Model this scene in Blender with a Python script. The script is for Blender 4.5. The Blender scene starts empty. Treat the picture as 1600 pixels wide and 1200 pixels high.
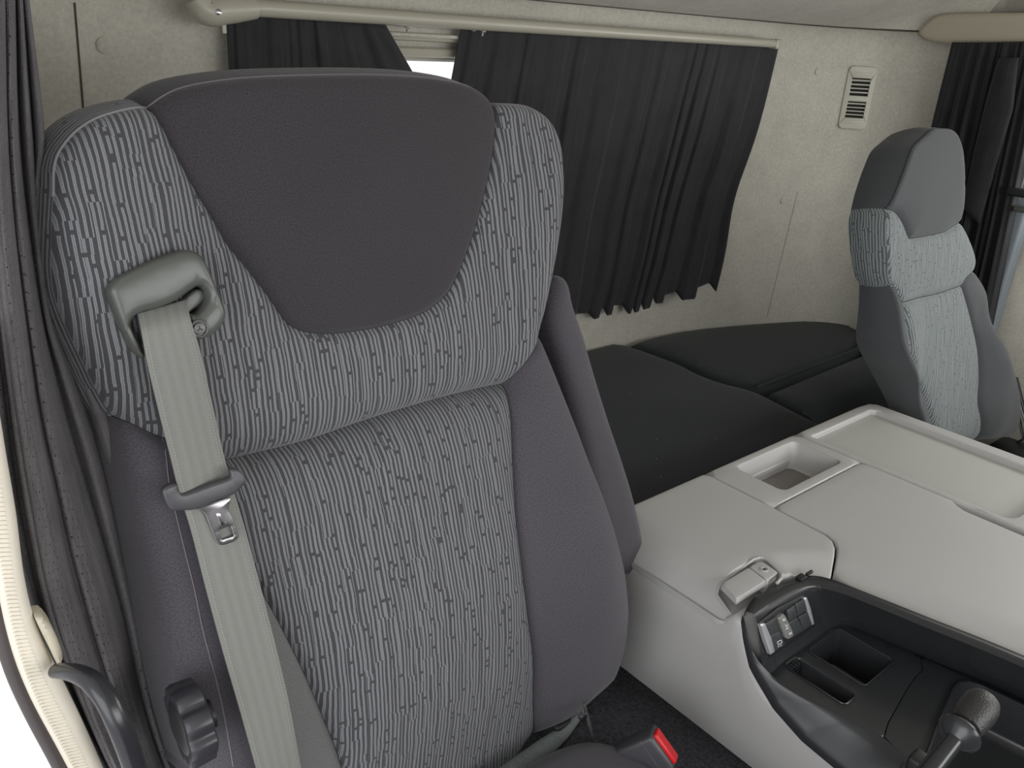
import bpy, bmesh, math, random
import numpy as np
from mathutils import Vector, Matrix
from mathutils.geometry import delaunay_2d_cdt
from mathutils.bvhtree import BVHTree

random.seed(4)
S = bpy.context.scene
COL = S.collection
ZC = 1.30                      # height of the camera above the cab floor; sizes below are given from the camera's level

# ------------------------------------------------------------------ camera, sky, exposure
YAW, PITCH, ROLL, FPX = math.radians(41.007), math.radians(22.69), math.radians(3.288), 1300.0
cy_, sy_, cp_, sp_ = math.cos(YAW), math.sin(YAW), math.cos(PITCH), math.sin(PITCH)
FW = np.array([sy_*cp_, cy_*cp_, -sp_]); RT0 = np.array([cy_, -sy_, 0.0]); UP0 = np.cross(RT0, FW)
RT = math.cos(ROLL)*RT0 + math.sin(ROLL)*UP0
UP = -math.sin(ROLL)*RT0 + math.cos(ROLL)*UP0
cam_d = bpy.data.cameras.new('camera'); cam = bpy.data.objects.new('camera', cam_d); COL.objects.link(cam)
cam_d.sensor_width = 36.0; cam_d.lens = FPX/1600*36; cam_d.clip_start = 0.01
cam.matrix_world = Matrix(((RT[0], UP[0], -FW[0], 0), (RT[1], UP[1], -FW[1], 0), (RT[2], UP[2], -FW[2], ZC), (0, 0, 0, 1)))
S.camera = cam

world = bpy.data.worlds.new('overcast_sky'); S.world = world; world.use_nodes = True
wn = world.node_tree.nodes; wl = world.node_tree.links
bg = wn['Background']; bg.inputs['Strength'].default_value = 1.1
tc = wn.new('ShaderNodeTexCoord'); sx = wn.new('ShaderNodeSeparateXYZ'); wr = wn.new('ShaderNodeValToRGB')
wl.new(tc.outputs['Generated'], sx.inputs[0]); wl.new(sx.outputs['Z'], wr.inputs[0]); wl.new(wr.outputs[0], bg.inputs[0])
wr.color_ramp.elements[0].position = 0.0; wr.color_ramp.elements[0].color = (1.0, 1.0, 1.0, 1)
wr.color_ramp.elements[1].position = 0.35; wr.color_ramp.elements[1].color = (1.0, 1.0, 1.0, 1)

def area(name, loc, target, sx_, sy_, power, col):
    l = bpy.data.lights.new(name, 'AREA'); l.shape = 'RECTANGLE'; l.size = sx_; l.size_y = sy_; l.energy = power; l.color = col
    o = bpy.data.objects.new(name, l); COL.objects.link(o); o.location = (loc[0], loc[1], loc[2]+ZC)
    o.rotation_euler = (Vector(target)-Vector(loc)).to_track_quat('-Z', 'Y').to_euler(); return o
area('windshield_daylight', (1.25, -1.30, .02), (1.15, .7, -.85), 2.1, .8, 27, (1, 1, 1))
area('driver_door_daylight', (-.75, -.15, -.15), (.6, .8, -.6), 1.1, 1.0, 11, (.93, .96, 1.0))
area('passenger_window_daylight', (2.55, .05, .0), (1.3, .9, -.6), 1.0, .7, 12, (1, 1, .98))

S.view_settings.view_transform = 'Standard'
S.view_settings.look = 'None'
S.view_settings.exposure = 0.0
S.view_settings.gamma = 1.0
S.view_settings.use_curve_mapping = False

# ------------------------------------------------------------------ measuring
def ray(px, py):
    return FW + RT*(px-800)/FPX - UP*(py-600)/FPX
def at(px, py, n, c):
    """where the sight line of a photo pixel meets the plane n.p = c"""
    d = ray(px, py); n = np.array(n, float)
    return d*(c/(n@d))
def atz(px, py, z): return at(px, py, (0, 0, 1), z)
def aty(px, py, y): return at(px, py, (0, 1, 0), y)
def atx(px, py, x): return at(px, py, (1, 0, 0), x)

def srgb(r, g, b):
    f = lambda c: (c/255/12.92 if c/255 <= 0.04045 else ((c/255+0.055)/1.055)**2.4)
    return (f(r), f(g), f(b), 1.0)

# ------------------------------------------------------------------ object helpers
def thing(name, label, cat, loc=(0, 0, 0), group=None, rot=None):
    o = bpy.data.objects.new(name, None); COL.objects.link(o); o.empty_display_size = 0.05
    M = Matrix.Translation((loc[0], loc[1], loc[2]+ZC))
    if rot is not None: M = M @ rot.to_4x4()
    o.matrix_world = M
    o['label'] = label; o['category'] = cat
    if group: o['group'] = group
    o['_w'] = [v for row in M for v in row]
    return o
def tag(o, label, cat, group=None):
    o['label'] = label; o['category'] = cat
    if group: o['group'] = group
    return o
def wmat(o):
    if o is None: return Matrix.Identity(4)
    if '_w' in o.keys():
        w = list(o['_w']); return Matrix((w[0:4], w[4:8], w[8:12], w[12:16]))
    return wmat(o.parent)
def obj(name, verts, faces, mat, parent=None, smooth=True, uvs=None, structure=False, origin=None, local=False, label=None, sharp=35):
    """verts are given from the camera's level (z=0 there) unless local"""
    V = [Vector(tuple(map(float, v))) for v in verts]
    if not local: V = [v+Vector((0, 0, ZC)) for v in V]
    me = bpy.data.meshes.new(name)
    o = bpy.data.objects.new(name, me); COL.objects.link(o)
    if parent is not None:
        o.parent = parent
        if not local:
            inv = wmat(parent).inverted(); V = [inv @ v for v in V]
    elif not local:
        if origin is None:
            xs = [v.x for v in V]; ys = [v.y for v in V]; zs = [v.z for v in V]
            origin = Vector(((min(xs)+max(xs))/2, (min(ys)+max(ys))/2, min(zs)))
        V = [v-Vector(origin) for v in V]; o.location = origin
        o['_w'] = [v for row in Matrix.Translation(Vector(origin)) for v in row]
    me.from_pydata([v[:] for v in V], [], [tuple(f) for f in faces])
    if uvs is not None:
        uvl = me.uv_layers.new(name='UVMap')
        li = np.empty(len(me.loops), dtype=np.int32); me.loops.foreach_get('vertex_index', li)
        uvl.data.foreach_set('uv', np.asarray(uvs, dtype=np.float32)[li].ravel())
    me.materials.append(mat)
    if smooth:
        me.polygons.foreach_set('use_smooth', [True]*len(me.polygons))
        try: me.set_sharp_from_angle(angle=math.radians(sharp))
        except Exception: pass
    me.update()
    if structure: o['kind'] = 'structure'
    if label: o['label'] = label
    return o
class MB:
    """collects shapes of one mesh"""
    def __init__(s): s.v = []; s.f = []
    def add(s, v, f):
        b = len(s.v); s.v += [tuple(map(float, p)) for p in v]; s.f += [tuple(i+b for i in q) for q in f]; return s
def fix_normals(o, mod=None):
    bm = bmesh.new(); bm.from_mesh(o.data); bmesh.ops.recalc_face_normals(bm, faces=bm.faces); bm.to_mesh(o.data); bm.free(); return o

def rbox(c, sx, sy, sz, r=0.003, seg=3, ax=None):
    """rounded box: centre, sizes, bevel; ax = 3 unit vectors"""
    bm = bmesh.new(); bmesh.ops.create_cube(bm, size=1)
    for v in bm.verts: v.co = Vector((v.co.x*sx, v.co.y*sy, v.co.z*sz))
    if r > 0: bmesh.ops.bevel(bm, geom=list(bm.edges), offset=min(r, sx*.49, sy*.49, sz*.49), segments=seg, affect='EDGES', profile=0.5)
    bm.verts.index_update()
    ax = ax if ax is not None else np.eye(3); ax = np.array(ax, float)
    vs = [np.array(c)+ax[0]*v.co.x+ax[1]*v.co.y+ax[2]*v.co.z for v in bm.verts]
    fs = [[v.index for v in f.verts] for f in bm.faces]; bm.free()
    return vs, fs
def unit(v): v = np.array(v, float); return v/np.linalg.norm(v)
def frame_of(d, hint=(0, 0, 1)):
    d = unit(d); h = np.array(hint, float)
    if abs(d@h) > .95: h = np.array((0, 1, 0.))
    a = unit(np.cross(h, d)); b = np.cross(d, a); return a, b, d
def catmull(pts, step, closed=False):
    P = [np.array(p, float) for p in pts]; n = len(P); out = []
    rng = range(n if closed else n-1)
    for i in rng:
        p0 = P[(i-1) % n] if closed or i > 0 else 2*P[0]-P[1]
        p1 = P[i]; p2 = P[(i+1) % n]
        p3 = P[(i+2) % n] if closed or i+2 < n else 2*P[-1]-P[-2]
        L = np.linalg.norm(p2-p1); k = max(1, int(math.ceil(L/step)))
        # centripetal-ish: clamp the tangents to the segment length
        m1 = (p2-p0)/2; m2 = (p3-p1)/2
        for m in (m1, m2):
            l = np.linalg.norm(m)
            if l > L: m *= L/l
        for j in range(k):
            t = j/k; t2 = t*t; t3 = t2*t
            out.append((2*t3-3*t2+1)*p1+(t3-2*t2+t)*m1+(-2*t3+3*t2)*p2+(t3-t2)*m2)
    if not closed: out.append(P[-1])
    return out
def linear(pts, step, closed=False):
    P = [np.array(p, float) for p in pts]; n = len(P); out = []
    for i in range(n if closed else n-1):
        a, b = P[i], P[(i+1) % n]; k = max(1, int(math.ceil(np.linalg.norm(b-a)/step)))
        out += [a+(b-a)*j/k for j in range(k)]
    if not closed: out.append(P[-1])
    return out
def tube(path, r, seg=12, smooth=None, caps=True, flat=1.0, hint=(0, 0, 1)):
    P = catmull(path, smooth) if smooth else [np.array(p, float) for p in path]
    n = len(P); rs = r if hasattr(r, '__len__') else [r]*len(path)
    rs = np.interp(np.linspace(0, len(rs)-1, n), range(len(rs)), rs)
    V = []; F = []; a_prev = None
    for i, p in enumerate(P):
        d = unit(P[min(i+1, n-1)]-P[max(i-1, 0)])
        if a_prev is None: a, b, _ = frame_of(d, hint)
        else:
            a = unit(a_prev-d*(a_prev@d)); b = np.cross(d, a)
        a_prev = a
        for k in range(seg):
            t = 2*math.pi*k/seg; V.append(p+a*math.cos(t)*rs[i]+b*math.sin(t)*rs[i]*flat)
    for i in range(n-1):
        for k in range(seg):
            k2 = (k+1) % seg; F.append((i*seg+k, i*seg+k2, (i+1)*seg+k2, (i+1)*seg+k))
    if caps: F.append(tuple(range(seg-1, -1, -1))); F.append(tuple((n-1)*seg+k for k in range(seg)))
    return V, F
def lathe(c, d, prof, seg=32, hint=(0, 0, 1), shape=None):
    """prof: list of (distance along axis, radius)"""
    a, b, d = frame_of(d, hint); V = []; F = []; c = np.array(c, float)
    for (h, r) in prof:
        for k in range(seg):
            t = 2*math.pi*k/seg; rr = r*(shape(t) if shape else 1)
            V.append(c+d*h+(a*math.cos(t)+b*math.sin(t))*rr)
    for i in range(len(prof)-1):
        for k in range(seg):
            k2 = (k+1) % seg; F.append((i*seg+k, i*seg+k2, (i+1)*seg+k2, (i+1)*seg+k))
    F.append(tuple(range(seg-1, -1, -1))); F.append(tuple((len(prof)-1)*seg+k for k in range(seg)))
    return V, F

def seg_dist(P, poly, closed=True):
    """distance of points P (n,2) to a polyline"""
    A = np.array(poly, float)[:, :2]; B = np.roll(A, -1, axis=0)
    if not closed: A, B = A[:-1], B[:-1]
    P = np.asarray(P, float); best = np.full(len(P), 1e9)
    for s in range(0, len(A), 64):
        a = A[s:s+64]; ab = (B[s:s+64]-a); L2 = np.maximum((ab**2).sum(1), 1e-14)
        ap = P[:, None, :]-a[None]
        t = np.clip((ap*ab[None]).sum(2)/L2[None], 0, 1)
        d = np.sqrt(((ap-t[..., None]*ab[None])**2).sum(2)).min(1)
        best = np.minimum(best, d)
    return best
def inside(P, poly):
    P = np.asarray(P, float); A = np.array(poly, float)[:, :2]; c = np.zeros(len(P), bool)
    j = len(A)-1
    for i in range(len(A)):
        yi, yj, xi, xj = A[i, 1], A[j, 1], A[i, 0], A[j, 0]
        if yi != yj:
            m = ((yi > P[:, 1]) != (yj > P[:, 1])) & (P[:, 0] < (xj-xi)*(P[:, 1]-yi)/(yj-yi)+xi)
            c ^= m
        j = i
    return c
def area2(poly):
    A = np.array(poly, float); return 0.5*np.sum(A[:, 0]*np.roll(A[:, 1], -1)-np.roll(A[:, 0], -1)*A[:, 1])
def fill2d(poly, step, rings=(), holes=()):
    """triangulate a polygon (with holes) with inner points; returns pts (n,2), faces; boundary points come first"""
    loops = [poly]+list(holes)
    pts = []; faces = []; edges = []
    for li, lp in enumerate(loops):
        b = len(pts); pts += [tuple(np.array(p)[:2]) for p in lp]; n = len(lp)
        idx = list(range(b, b+n)); edges += [(idx[i], idx[(i+1) % n]) for i in range(n)]
    nb = len(pts)
    B = np.array(pts); extra = []
    for lp in loops:
        A = np.array(lp, float)[:, :2]; T = np.roll(A, -1, 0)-np.roll(A, 1, 0); T /= np.maximum(np.linalg.norm(T, axis=1), 1e-12)[:, None]
        N = np.stack([-T[:, 1], T[:, 0]], 1)
        if area2(lp) < 0: N = -N
        if lp is not loops[0]: N = -N
        for d in rings:
            Q = A+N*d; extra.append(Q[:: (1 if d < step else 2)])
    x0, y0 = B.min(0); x1, y1 = B.max(0)
    gx, gy = np.meshgrid(np.arange(x0+step/2, x1, step), np.arange(y0+step/2, y1, step*.87))
    gx[1::2] += step/2
    G = np.stack([gx.ravel(), gy.ravel()], 1)
    rmax = max(rings) if rings else 0
    def dall(Q): return np.min([seg_dist(Q, lp) for lp in loops], axis=0)
    def ins(Q):
        m = inside(Q, loops[0])
        for h in loops[1:]: m &= ~inside(Q, h)
        return m
    m = ins(G); G = G[m]; 
    if len(G): G = G[dall(G) > rmax+step*.5]
    keep = [G] if len(G) else []
    for d, Q in zip(list(rings)*len(loops), extra):
        m = ins(Q); Q = Q[m]
        if len(Q): keep.append(Q[dall(Q) > d*.85])
    allp = np.concatenate([B]+keep) if keep else B
    r = delaunay_2d_cdt([Vector(p) for p in allp.tolist()], edges, [], 0, 1e-7)
    vo = np.array([tuple(v) for v in r[0]]); tris = [tuple(f) for f in r[2]]
    T = np.array(tris); cen = vo[T].mean(1); m = ins(cen)
    out = []
    for t, ok in zip(tris, m):
        if not ok: continue
        a, b, c = vo[t[0]], vo[t[1]], vo[t[2]]
        ar = (b[0]-a[0])*(c[1]-a[1])-(c[0]-a[0])*(b[1]-a[1])
        if abs(ar) < 1e-12: continue
        out.append(t if ar > 0 else (t[0], t[2], t[1]))
    used = sorted({i for t in out for i in t}); mp = {o: i for i, o in enumerate(used)}
    return vo[used], [tuple(mp[i] for i in t) for t in out]
def slab(poly, fr, h, depth, step=0.02, r=0.004, holes=(), nr=4, hfun=None, back=True, holedepth=None):
    """plate: polygon in frame fr=(o,ex,ey,en), front at height h with edges rounded by r, going back by depth"""
    o, ex, ey, en = [np.array(q, float) for q in fr]
    if area2(poly) < 0: poly = poly[::-1]
    rings = [r*(1-math.cos(math.pi/2*k/nr)) for k in range(1, nr)]+[r] if r > 0 else []
    P, F = fill2d(poly, step, rings, holes)
    D = np.min([seg_dist(P, lp) for lp in [poly]+list(holes)], axis=0)
    Hh = np.full(len(P), float(h))
    if hfun is not None: Hh = Hh+hfun(P, D)
    if r > 0:
        t = np.clip(1-D/r, 0, 1); Hh = Hh-r*(1-np.sqrt(np.maximum(0, 1-t*t)))
    V = [o+ex*p[0]+ey*p[1]+en*z for p, z in zip(P, Hh)]
    F = list(F)
    # walls from boundary edges
    cnt = {}
    for t in F:
        for a, b in ((t[0], t[1]), (t[1], t[2]), (t[2], t[0])):
            if (b, a) in cnt: del cnt[(b, a)]
            else: cnt[(a, b)] = 1
    nv = len(V); mp = {}
    for (a, b) in cnt:
        for i in (a, b):
            if i not in mp:
                mp[i] = len(V); V.append(o+ex*P[i][0]+ey*P[i][1]+en*(h-depth))
    for (a, b) in cnt: F.append((a, mp[a], mp[b], b))
    if back and not holes:
        nxt = {a: b for (a, b) in cnt}; st = next(iter(nxt)); lp = [st]; k = nxt[st]
        while k != st and len(lp) < 5000: lp.append(k); k = nxt.get(k, st)
        F.append(tuple(mp[i] for i in lp[::-1]))
    return V, F
XY = ((0, 0, 0), (1, 0, 0), (0, 1, 0), (0, 0, 1))
def grid(fn, us, vs, wrap=False):
    V = [fn(u, v) for v in vs for u in us]; nu = len(us); F = []
    for j in range(len(vs)-1):
        for i in range(nu-1): F.append((j*nu+i, j*nu+i+1, (j+1)*nu+i+1, (j+1)*nu+i))
    UV = [(u, v) for v in vs for u in us]
    return V, F, UV
def sst(x, a, b): t = np.clip((x-a)/(b-a), 0, 1); return t*t*(3-2*t)

# ------------------------------------------------------------------ materials
class NT:
    def __init__(s, name):
        s.m = bpy.data.materials.new(name); s.m.use_nodes = True; s.t = s.m.node_tree; s.n = s.t.nodes; s.b = s.n['Principled BSDF']
    def N(s, typ, **k):
        n = s.n.new(typ)
        for a, v in k.items(): setattr(n, a, v)
        return n
    def L(s, a, b): s.t.links.new(a, b)
    def math(s, op, a, b=None, c=None, clamp=False):
        n = s.N('ShaderNodeMath', operation=op, use_clamp=clamp)
        for i, x in enumerate((a, b, c)):
            if x is None: continue
            if isinstance(x, (int, float)): n.inputs[i].default_value = x
            else: s.L(x, n.inputs[i])
        return n.outputs[0]
    def ramp(s, x, a, b):   # smooth 0..1 from a to b
        n = s.N('ShaderNodeMapRange', interpolation_type='SMOOTHSTEP'); s.L(x, n.inputs[0])
        n.inputs[1].default_value = a; n.inputs[2].default_value = b; return n.outputs[0]
    def mix(s, f, a, b):
        n = s.N('ShaderNodeMix', data_type='RGBA')
        for i, x in ((0, f), (6, a), (7, b)):
            if isinstance(x, (tuple, float, int)): n.inputs[i].default_value = x
            else: s.L(x, n.inputs[i])
        return n.outputs[2]
    def scale(s, col, f):
        n = s.N('ShaderNodeVectorMath', operation='SCALE')
        if isinstance(col, tuple): n.inputs[0].default_value = col[:3]
        else: s.L(col, n.inputs[0])
        s.L(f, n.inputs['Scale']); return n.outputs[0]
    def noise(s, vec, sc, det=2, rough=.5, dim='3D'):
        n = s.N('ShaderNodeTexNoise', noise_dimensions=dim); s.L(vec, n.inputs['Vector']); n.inputs['Scale'].default_value = sc
        n.inputs['Detail'].default_value = det; n.inputs['Roughness'].default_value = rough; return n.outputs[0]
    def bump(s, h, strength, dist):
        n = s.N('ShaderNodeBump'); s.L(h, n.inputs['Height']); n.inputs['Strength'].default_value = strength; n.inputs['Distance'].default_value = dist
        s.L(n.outputs[0], s.b.inputs['Normal'])
def plain(name, c, rough=.5, metal=0, spec=.5, var=.06, vscale=30, bump=0, bscale=400, sheen=0, coat=0, bdist=.001):
    k = NT(name); o = k.N('ShaderNodeTexCoord').outputs['Object']
    f = k.math('ADD', k.math('MULTIPLY', k.noise(o, vscale, 3), 2*var), 1-var)
    k.L(k.scale(c, f), k.b.inputs['Base Color'])
    k.b.inputs['Roughness'].default_value = rough; k.b.inputs['Metallic'].default_value = metal; k.b.inputs['Specular IOR Level'].default_value = spec
    k.b.inputs['Sheen Weight'].default_value = sheen; k.b.inputs['Coat Weight'].default_value = coat
    if bump: k.bump(k.noise(o, bscale, 2), bump, bdist)
    return k.m
def pattern(name, dark, light, p=.0049, seglen=.045):
    """vertical broken ribs woven into the seat fabric"""
    k = NT(name); uv = k.N('ShaderNodeUVMap').outputs[0]
    sp = k.N('ShaderNodeSeparateXYZ'); k.L(uv, sp.inputs[0]); x, y = sp.outputs[0], sp.outputs[1]
    wob = k.noise(uv, 28, 1, dim='2D')
    xu = k.math('ADD', k.math('DIVIDE', x, p), k.math('MULTIPLY', wob, .5))
    # larger blocks in which the ribs jump sideways by half a pitch
    def wn(a, b):
        c = k.N('ShaderNodeCombineXYZ'); k.L(a, c.inputs[0]); k.L(b, c.inputs[1])
        n = k.N('ShaderNodeTexWhiteNoise', noise_dimensions='2D'); k.L(c.outputs[0], n.inputs[0]); return n.outputs['Value']
    def w1(a):
        n = k.N('ShaderNodeTexWhiteNoise', noise_dimensions='1D'); k.L(a, n.inputs['W']); return n.outputs['Value']
    c3 = k.math('FLOOR', k.math('DIVIDE', xu, 2.0))
    row3 = k.math('FLOOR', k.math('ADD', k.math('DIVIDE', y, seglen*1.3), k.math('MULTIPLY', w1(c3), 9.0)))
    jump = k.math('MULTIPLY', wn(c3, row3), .55)
    x2 = k.math('ADD', xu, jump)
    col = k.math('FLOOR', x2); fr = k.math('FRACT', x2)
    yy = k.math('ADD', k.math('DIVIDE', y, seglen), k.math('MULTIPLY', w1(k.math('ADD', col, 31.7)), 11.0))
    row = k.math('FLOOR', yy)
    s1 = wn(col, row)
    off = k.math('MULTIPLY', k.math('SUBTRACT', s1, .5), .22)
    dd = k.math('ABSOLUTE', k.math('SUBTRACT', k.math('SUBTRACT', fr, .5), off))
    line = k.math('SUBTRACT', 1.0, k.ramp(dd, .17, .27))
    core = k.math('MULTIPLY', k.math('SUBTRACT', 1.0, k.ramp(dd, .05, .11)), .45)
    pres = k.math('GREATER_THAN', wn(k.math('ADD', col, 7.3), k.math('FLOOR', k.math('MULTIPLY', yy, 13.0))), .03)
    f = k.math('MULTIPLY', k.math('SUBTRACT', line, core), pres)
    weave = k.noise(uv, 1500, 1, dim='2D')
    f2 = k.math('MULTIPLY', f, k.math('ADD', k.math('MULTIPLY', weave, .8), .6), clamp=True)
    base = k.mix(f2, dark, light)
    c = k.scale(base, k.math('ADD', k.math('MULTIPLY', k.noise(uv, 900, 1, dim='2D'), .5), .75))
    k.L(c, k.b.inputs['Base Color']); k.b.inputs['Roughness'].default_value = .85; k.b.inputs['Specular IOR Level'].default_value = .2
    k.b.inputs['Sheen Weight'].default_value = .15
    k.bump(k.math('ADD', f, k.math('MULTIPLY', weave, .4)), .35, .0006)
    return k.m
def weave(name, c, amt=.55, sc=650, stretch=(1, 1, 1), bump=.25, uvm=True, sheen=.15, ribs=None, lint=False):
    k = NT(name)
    v = k.N('ShaderNodeUVMap').outputs[0] if uvm else k.N('ShaderNodeTexCoord').outputs['Object']
    mp = k.N('ShaderNodeMapping'); mp.inputs['Scale'].default_value = stretch; k.L(v, mp.inputs[0]); v2 = mp.outputs[0]
    w = k.noise(v2, sc, 1); lo = k.noise(v, 9, 2)
    f = k.math('ADD', k.math('MULTIPLY', w, 2*amt), 1-amt)
    f = k.math('MULTIPLY', f, k.math('ADD', k.math('MULTIPLY', lo, .16), .92))
    if ribs:
        sp = k.N('ShaderNodeSeparateXYZ'); k.L(v, sp.inputs[0]); q = sp.outputs[ribs[0]]
        sn = k.math('SINE', k.math('MULTIPLY', q, 2*math.pi/ribs[1])); f = k.math('MULTIPLY', f, k.math('ADD', k.math('MULTIPLY', sn, ribs[2]), 1.0))
    k.L(k.scale(c, f), k.b.inputs['Base Color']); k.b.inputs['Roughness'].default_value = .9; k.b.inputs['Specular IOR Level'].default_value = .15
    k.b.inputs['Sheen Weight'].default_value = sheen
    if lint:
        vo = k.N('ShaderNodeTexVoronoi'); k.L(v, vo.inputs['Vector']); vo.inputs['Scale'].default_value = 38
        sc_ = k.N('ShaderNodeSeparateColor'); k.L(vo.outputs['Color'], sc_.inputs[0])
        hit = k.math('MULTIPLY', k.math('LESS_THAN', vo.outputs['Distance'], .045), k.math('GREATER_THAN', sc_.outputs[0], .55))
        col = k.scale(c, f); k.L(k.mix(hit, col, srgb(150, 150, 145)), k.b.inputs['Base Color'])
    k.bump(w, bump, .0005)
    return k.m
def felt(name, c):
    k = NT(name); o = k.N('ShaderNodeTexCoord').outputs['Object']
    a = k.noise(o, 14, 4, .6); b = k.noise(o, 150, 3, .7); d = k.noise(o, 700, 1)
    f = k.math('ADD', k.math('MULTIPLY', a, .30), k.math('MULTIPLY', b, .55)); f = k.math('ADD', f, k.math('MULTIPLY', d, .25)); f = k.math('ADD', f, .45)
    k.L(k.scale(c, f), k.b.inputs['Base Color']); k.b.inputs['Roughness'].default_value = 1; k.b.inputs['Specular IOR Level'].default_value = .1
    k.b.inputs['Sheen Weight'].default_value = .1
    k.bump(k.math('ADD', b, d), .3, .0012)
    return k.m
def curtain_mat(name, c, dots=False):
    k = NT(name); uv = k.N('ShaderNodeUVMap').outputs[0]
    mp = k.N('ShaderNodeMapping'); mp.inputs['Scale'].default_value = (1, .06, 1); k.L(uv, mp.inputs[0])
    st = k.noise(mp.outputs[0], 160, 3, .7, dim='2D'); fi = k.noise(uv, 800, 1, dim='2D'); lo = k.noise(uv, 22, 3, .6, dim='2D')
    f = k.math('ADD', k.math('MULTIPLY', st, .9), k.math('ADD', k.math('MULTIPLY', fi, .3), k.math('MULTIPLY', lo, .5))); f = k.math('ADD', f, .15)
    if dots:
        sp = k.N('ShaderNodeSeparateXYZ'); k.L(uv, sp.inputs[0]); q = .0105
        row = k.math('FLOOR', k.math('DIVIDE', sp.outputs[1], q))
        fx = k.math('SUBTRACT', k.math('FRACT', k.math('ADD', k.math('DIVIDE', sp.outputs[0], q), k.math('MULTIPLY', row, .5))), .5)
        fy = k.math('SUBTRACT', k.math('FRACT', k.math('DIVIDE', sp.outputs[1], q)), .5)
        dd = k.math('SQRT', k.math('ADD', k.math('MULTIPLY', fx, fx), k.math('MULTIPLY', fy, fy)))
        band = k.math('LESS_THAN', k.math('FRACT', k.math('DIVIDE', sp.outputs[0], .07)), .45)
        hole = k.math('MULTIPLY', k.math('LESS_THAN', dd, .11), band)
        f = k.math('MULTIPLY', f, k.math('SUBTRACT', 1.0, k.math('MULTIPLY', hole, .8)))
    k.L(k.scale(c, f), k.b.inputs['Base Color']); k.b.inputs['Roughness'].default_value = .75; k.b.inputs['Specular IOR Level'].default_value = .25
    k.b.inputs['Sheen Weight'].default_value = .1
    if dots:
        wv = k.noise(uv, 45, 3, .6, dim='2D'); cr = k.math('ABSOLUTE', k.math('SINE', k.math('MULTIPLY', wv, 40)))
        k.bump(k.math('ADD', k.math('ADD', st, fi), k.math('MULTIPLY', cr, 1.2)), .45, .0012)
    else: k.bump(k.math('ADD', st, fi), .3, .001)
    return k.m
def webbing_mat():
    k = NT('grey_green_webbing'); uv = k.N('ShaderNodeUVMap').outputs[0]
    sp = k.N('ShaderNodeSeparateXYZ'); k.L(uv, sp.inputs[0]); x, y = sp.outputs[0], sp.outputs[1]
    # five lengthwise bands, fine herringbone and dotted stitch lines near both edges
    xb = k.math('MULTIPLY', x, 2*math.pi*5/.047); bands = k.math('SINE', xb)
    tri = k.math('ABSOLUTE', k.math('SUBTRACT', k.math('FRACT', k.math('MULTIPLY', x, 5/.047)), .5))
    her = k.math('SINE', k.math('MULTIPLY', k.math('ADD', y, k.math('MULTIPLY', tri, .004)), 2*math.pi/.0011))
    e = k.math('ABSOLUTE', k.math('SUBTRACT', k.math('ABSOLUTE', k.math('SUBTRACT', x, .0235)), .0195))
    dot = k.math('MULTIPLY', k.math('LESS_THAN', e, .0006), k.math('GREATER_THAN', k.math('SINE', k.math('MULTIPLY', y, 2*math.pi/.0026)), -.1))
    f = k.math('ADD', k.math('MULTIPLY', bands, .05), k.math('MULTIPLY', her, .07)); f = k.math('ADD', f, k.math('MULTIPLY', k.noise(uv, 900, 1, dim='2D'), .25))
    f = k.math('ADD', f, .87)
    f = k.math('ADD', f, k.math('MULTIPLY', dot, .30))
    f = k.math('SUBTRACT', f, k.math('MULTIPLY', k.math('LESS_THAN', k.math('ABSOLUTE', k.math('SUBTRACT', e, .0010)), .0003), .15))
    k.L(k.scale(srgb(124, 125, 120), f), k.b.inputs['Base Color']); k.b.inputs['Roughness'].default_value = .6; k.b.inputs['Specular IOR Level'].default_value = .35
    k.bump(k.math('ADD', her, dot), .3, .0004)
    return k.m

M = {}
M['pattern'] = pattern('ribbed_grey_seat_fabric', srgb(64, 64, 67), srgb(128, 129, 132))
M['pattern2'] = pattern('pale_ribbed_grey_seat_fabric', srgb(80, 85, 86), srgb(140, 147, 147), p=.0056, seglen=.03)
M['dark'] = weave('charcoal_seat_fabric', srgb(55, 52, 55))
M['bolster'] = weave('plum_grey_seat_fabric', srgb(74, 71, 76))
M['dark2'] = weave('charcoal_passenger_fabric', srgb(70, 72, 74))
M['inner'] = weave('cross_ribbed_grey_fabric', srgb(100, 100, 100), ribs=(1, .0028, .3))
M['cush'] = weave('ribbed_dark_cushion_fabric', srgb(74, 71, 76), ribs=(1, .0035, .25))
M['skirt'] = weave('grey_green_skirt_fabric', srgb(118, 124, 122), uvm=True)
M['seam'] = plain('dark_seam_thread', srgb(42, 40, 44), .9)
M['thread'] = plain('pale_seam_thread', srgb(112, 106, 112), .8)
M['mattress'] = weave('black_mattress_cloth', srgb(48, 51, 53), uvm=False, sc=500, amt=.22, sheen=.1, lint=True)
M['felt'] = felt('grey_beige_felt', srgb(180, 177, 166))
M['felt_dark'] = plain('felt_joint', srgb(70, 66, 58), .9)
M['curtain'] = curtain_mat('black_curtain_cloth', srgb(40, 40, 42))
M['curtain_l'] = curtain_mat('dark_perforated_curtain_cloth', srgb(94, 91, 93), dots=True)
M['beige'] = plain('beige_plastic', srgb(176, 168, 150), .45, var=.03)
M['rail'] = plain('beige_rail_plastic', srgb(166, 162, 148), .35, var=.03)
M['console'] = plain('warm_grey_console_plastic', srgb(174, 172, 170), .42, var=.03, vscale=8, bump=.12, bscale=900, bdist=.0006)
M['console_mat'] = plain('grained_tray_mat', srgb(172, 171, 165), .5, var=.02, vscale=8, bump=.35, bscale=600, bdist=.0008)
M['black'] = plain('satin_black_plastic', srgb(46, 47, 49), .24, var=.06, bump=.06, bscale=1200, bdist=.0004)
M['blackm'] = plain('matte_black_plastic', srgb(26, 27, 29), .5)
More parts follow.
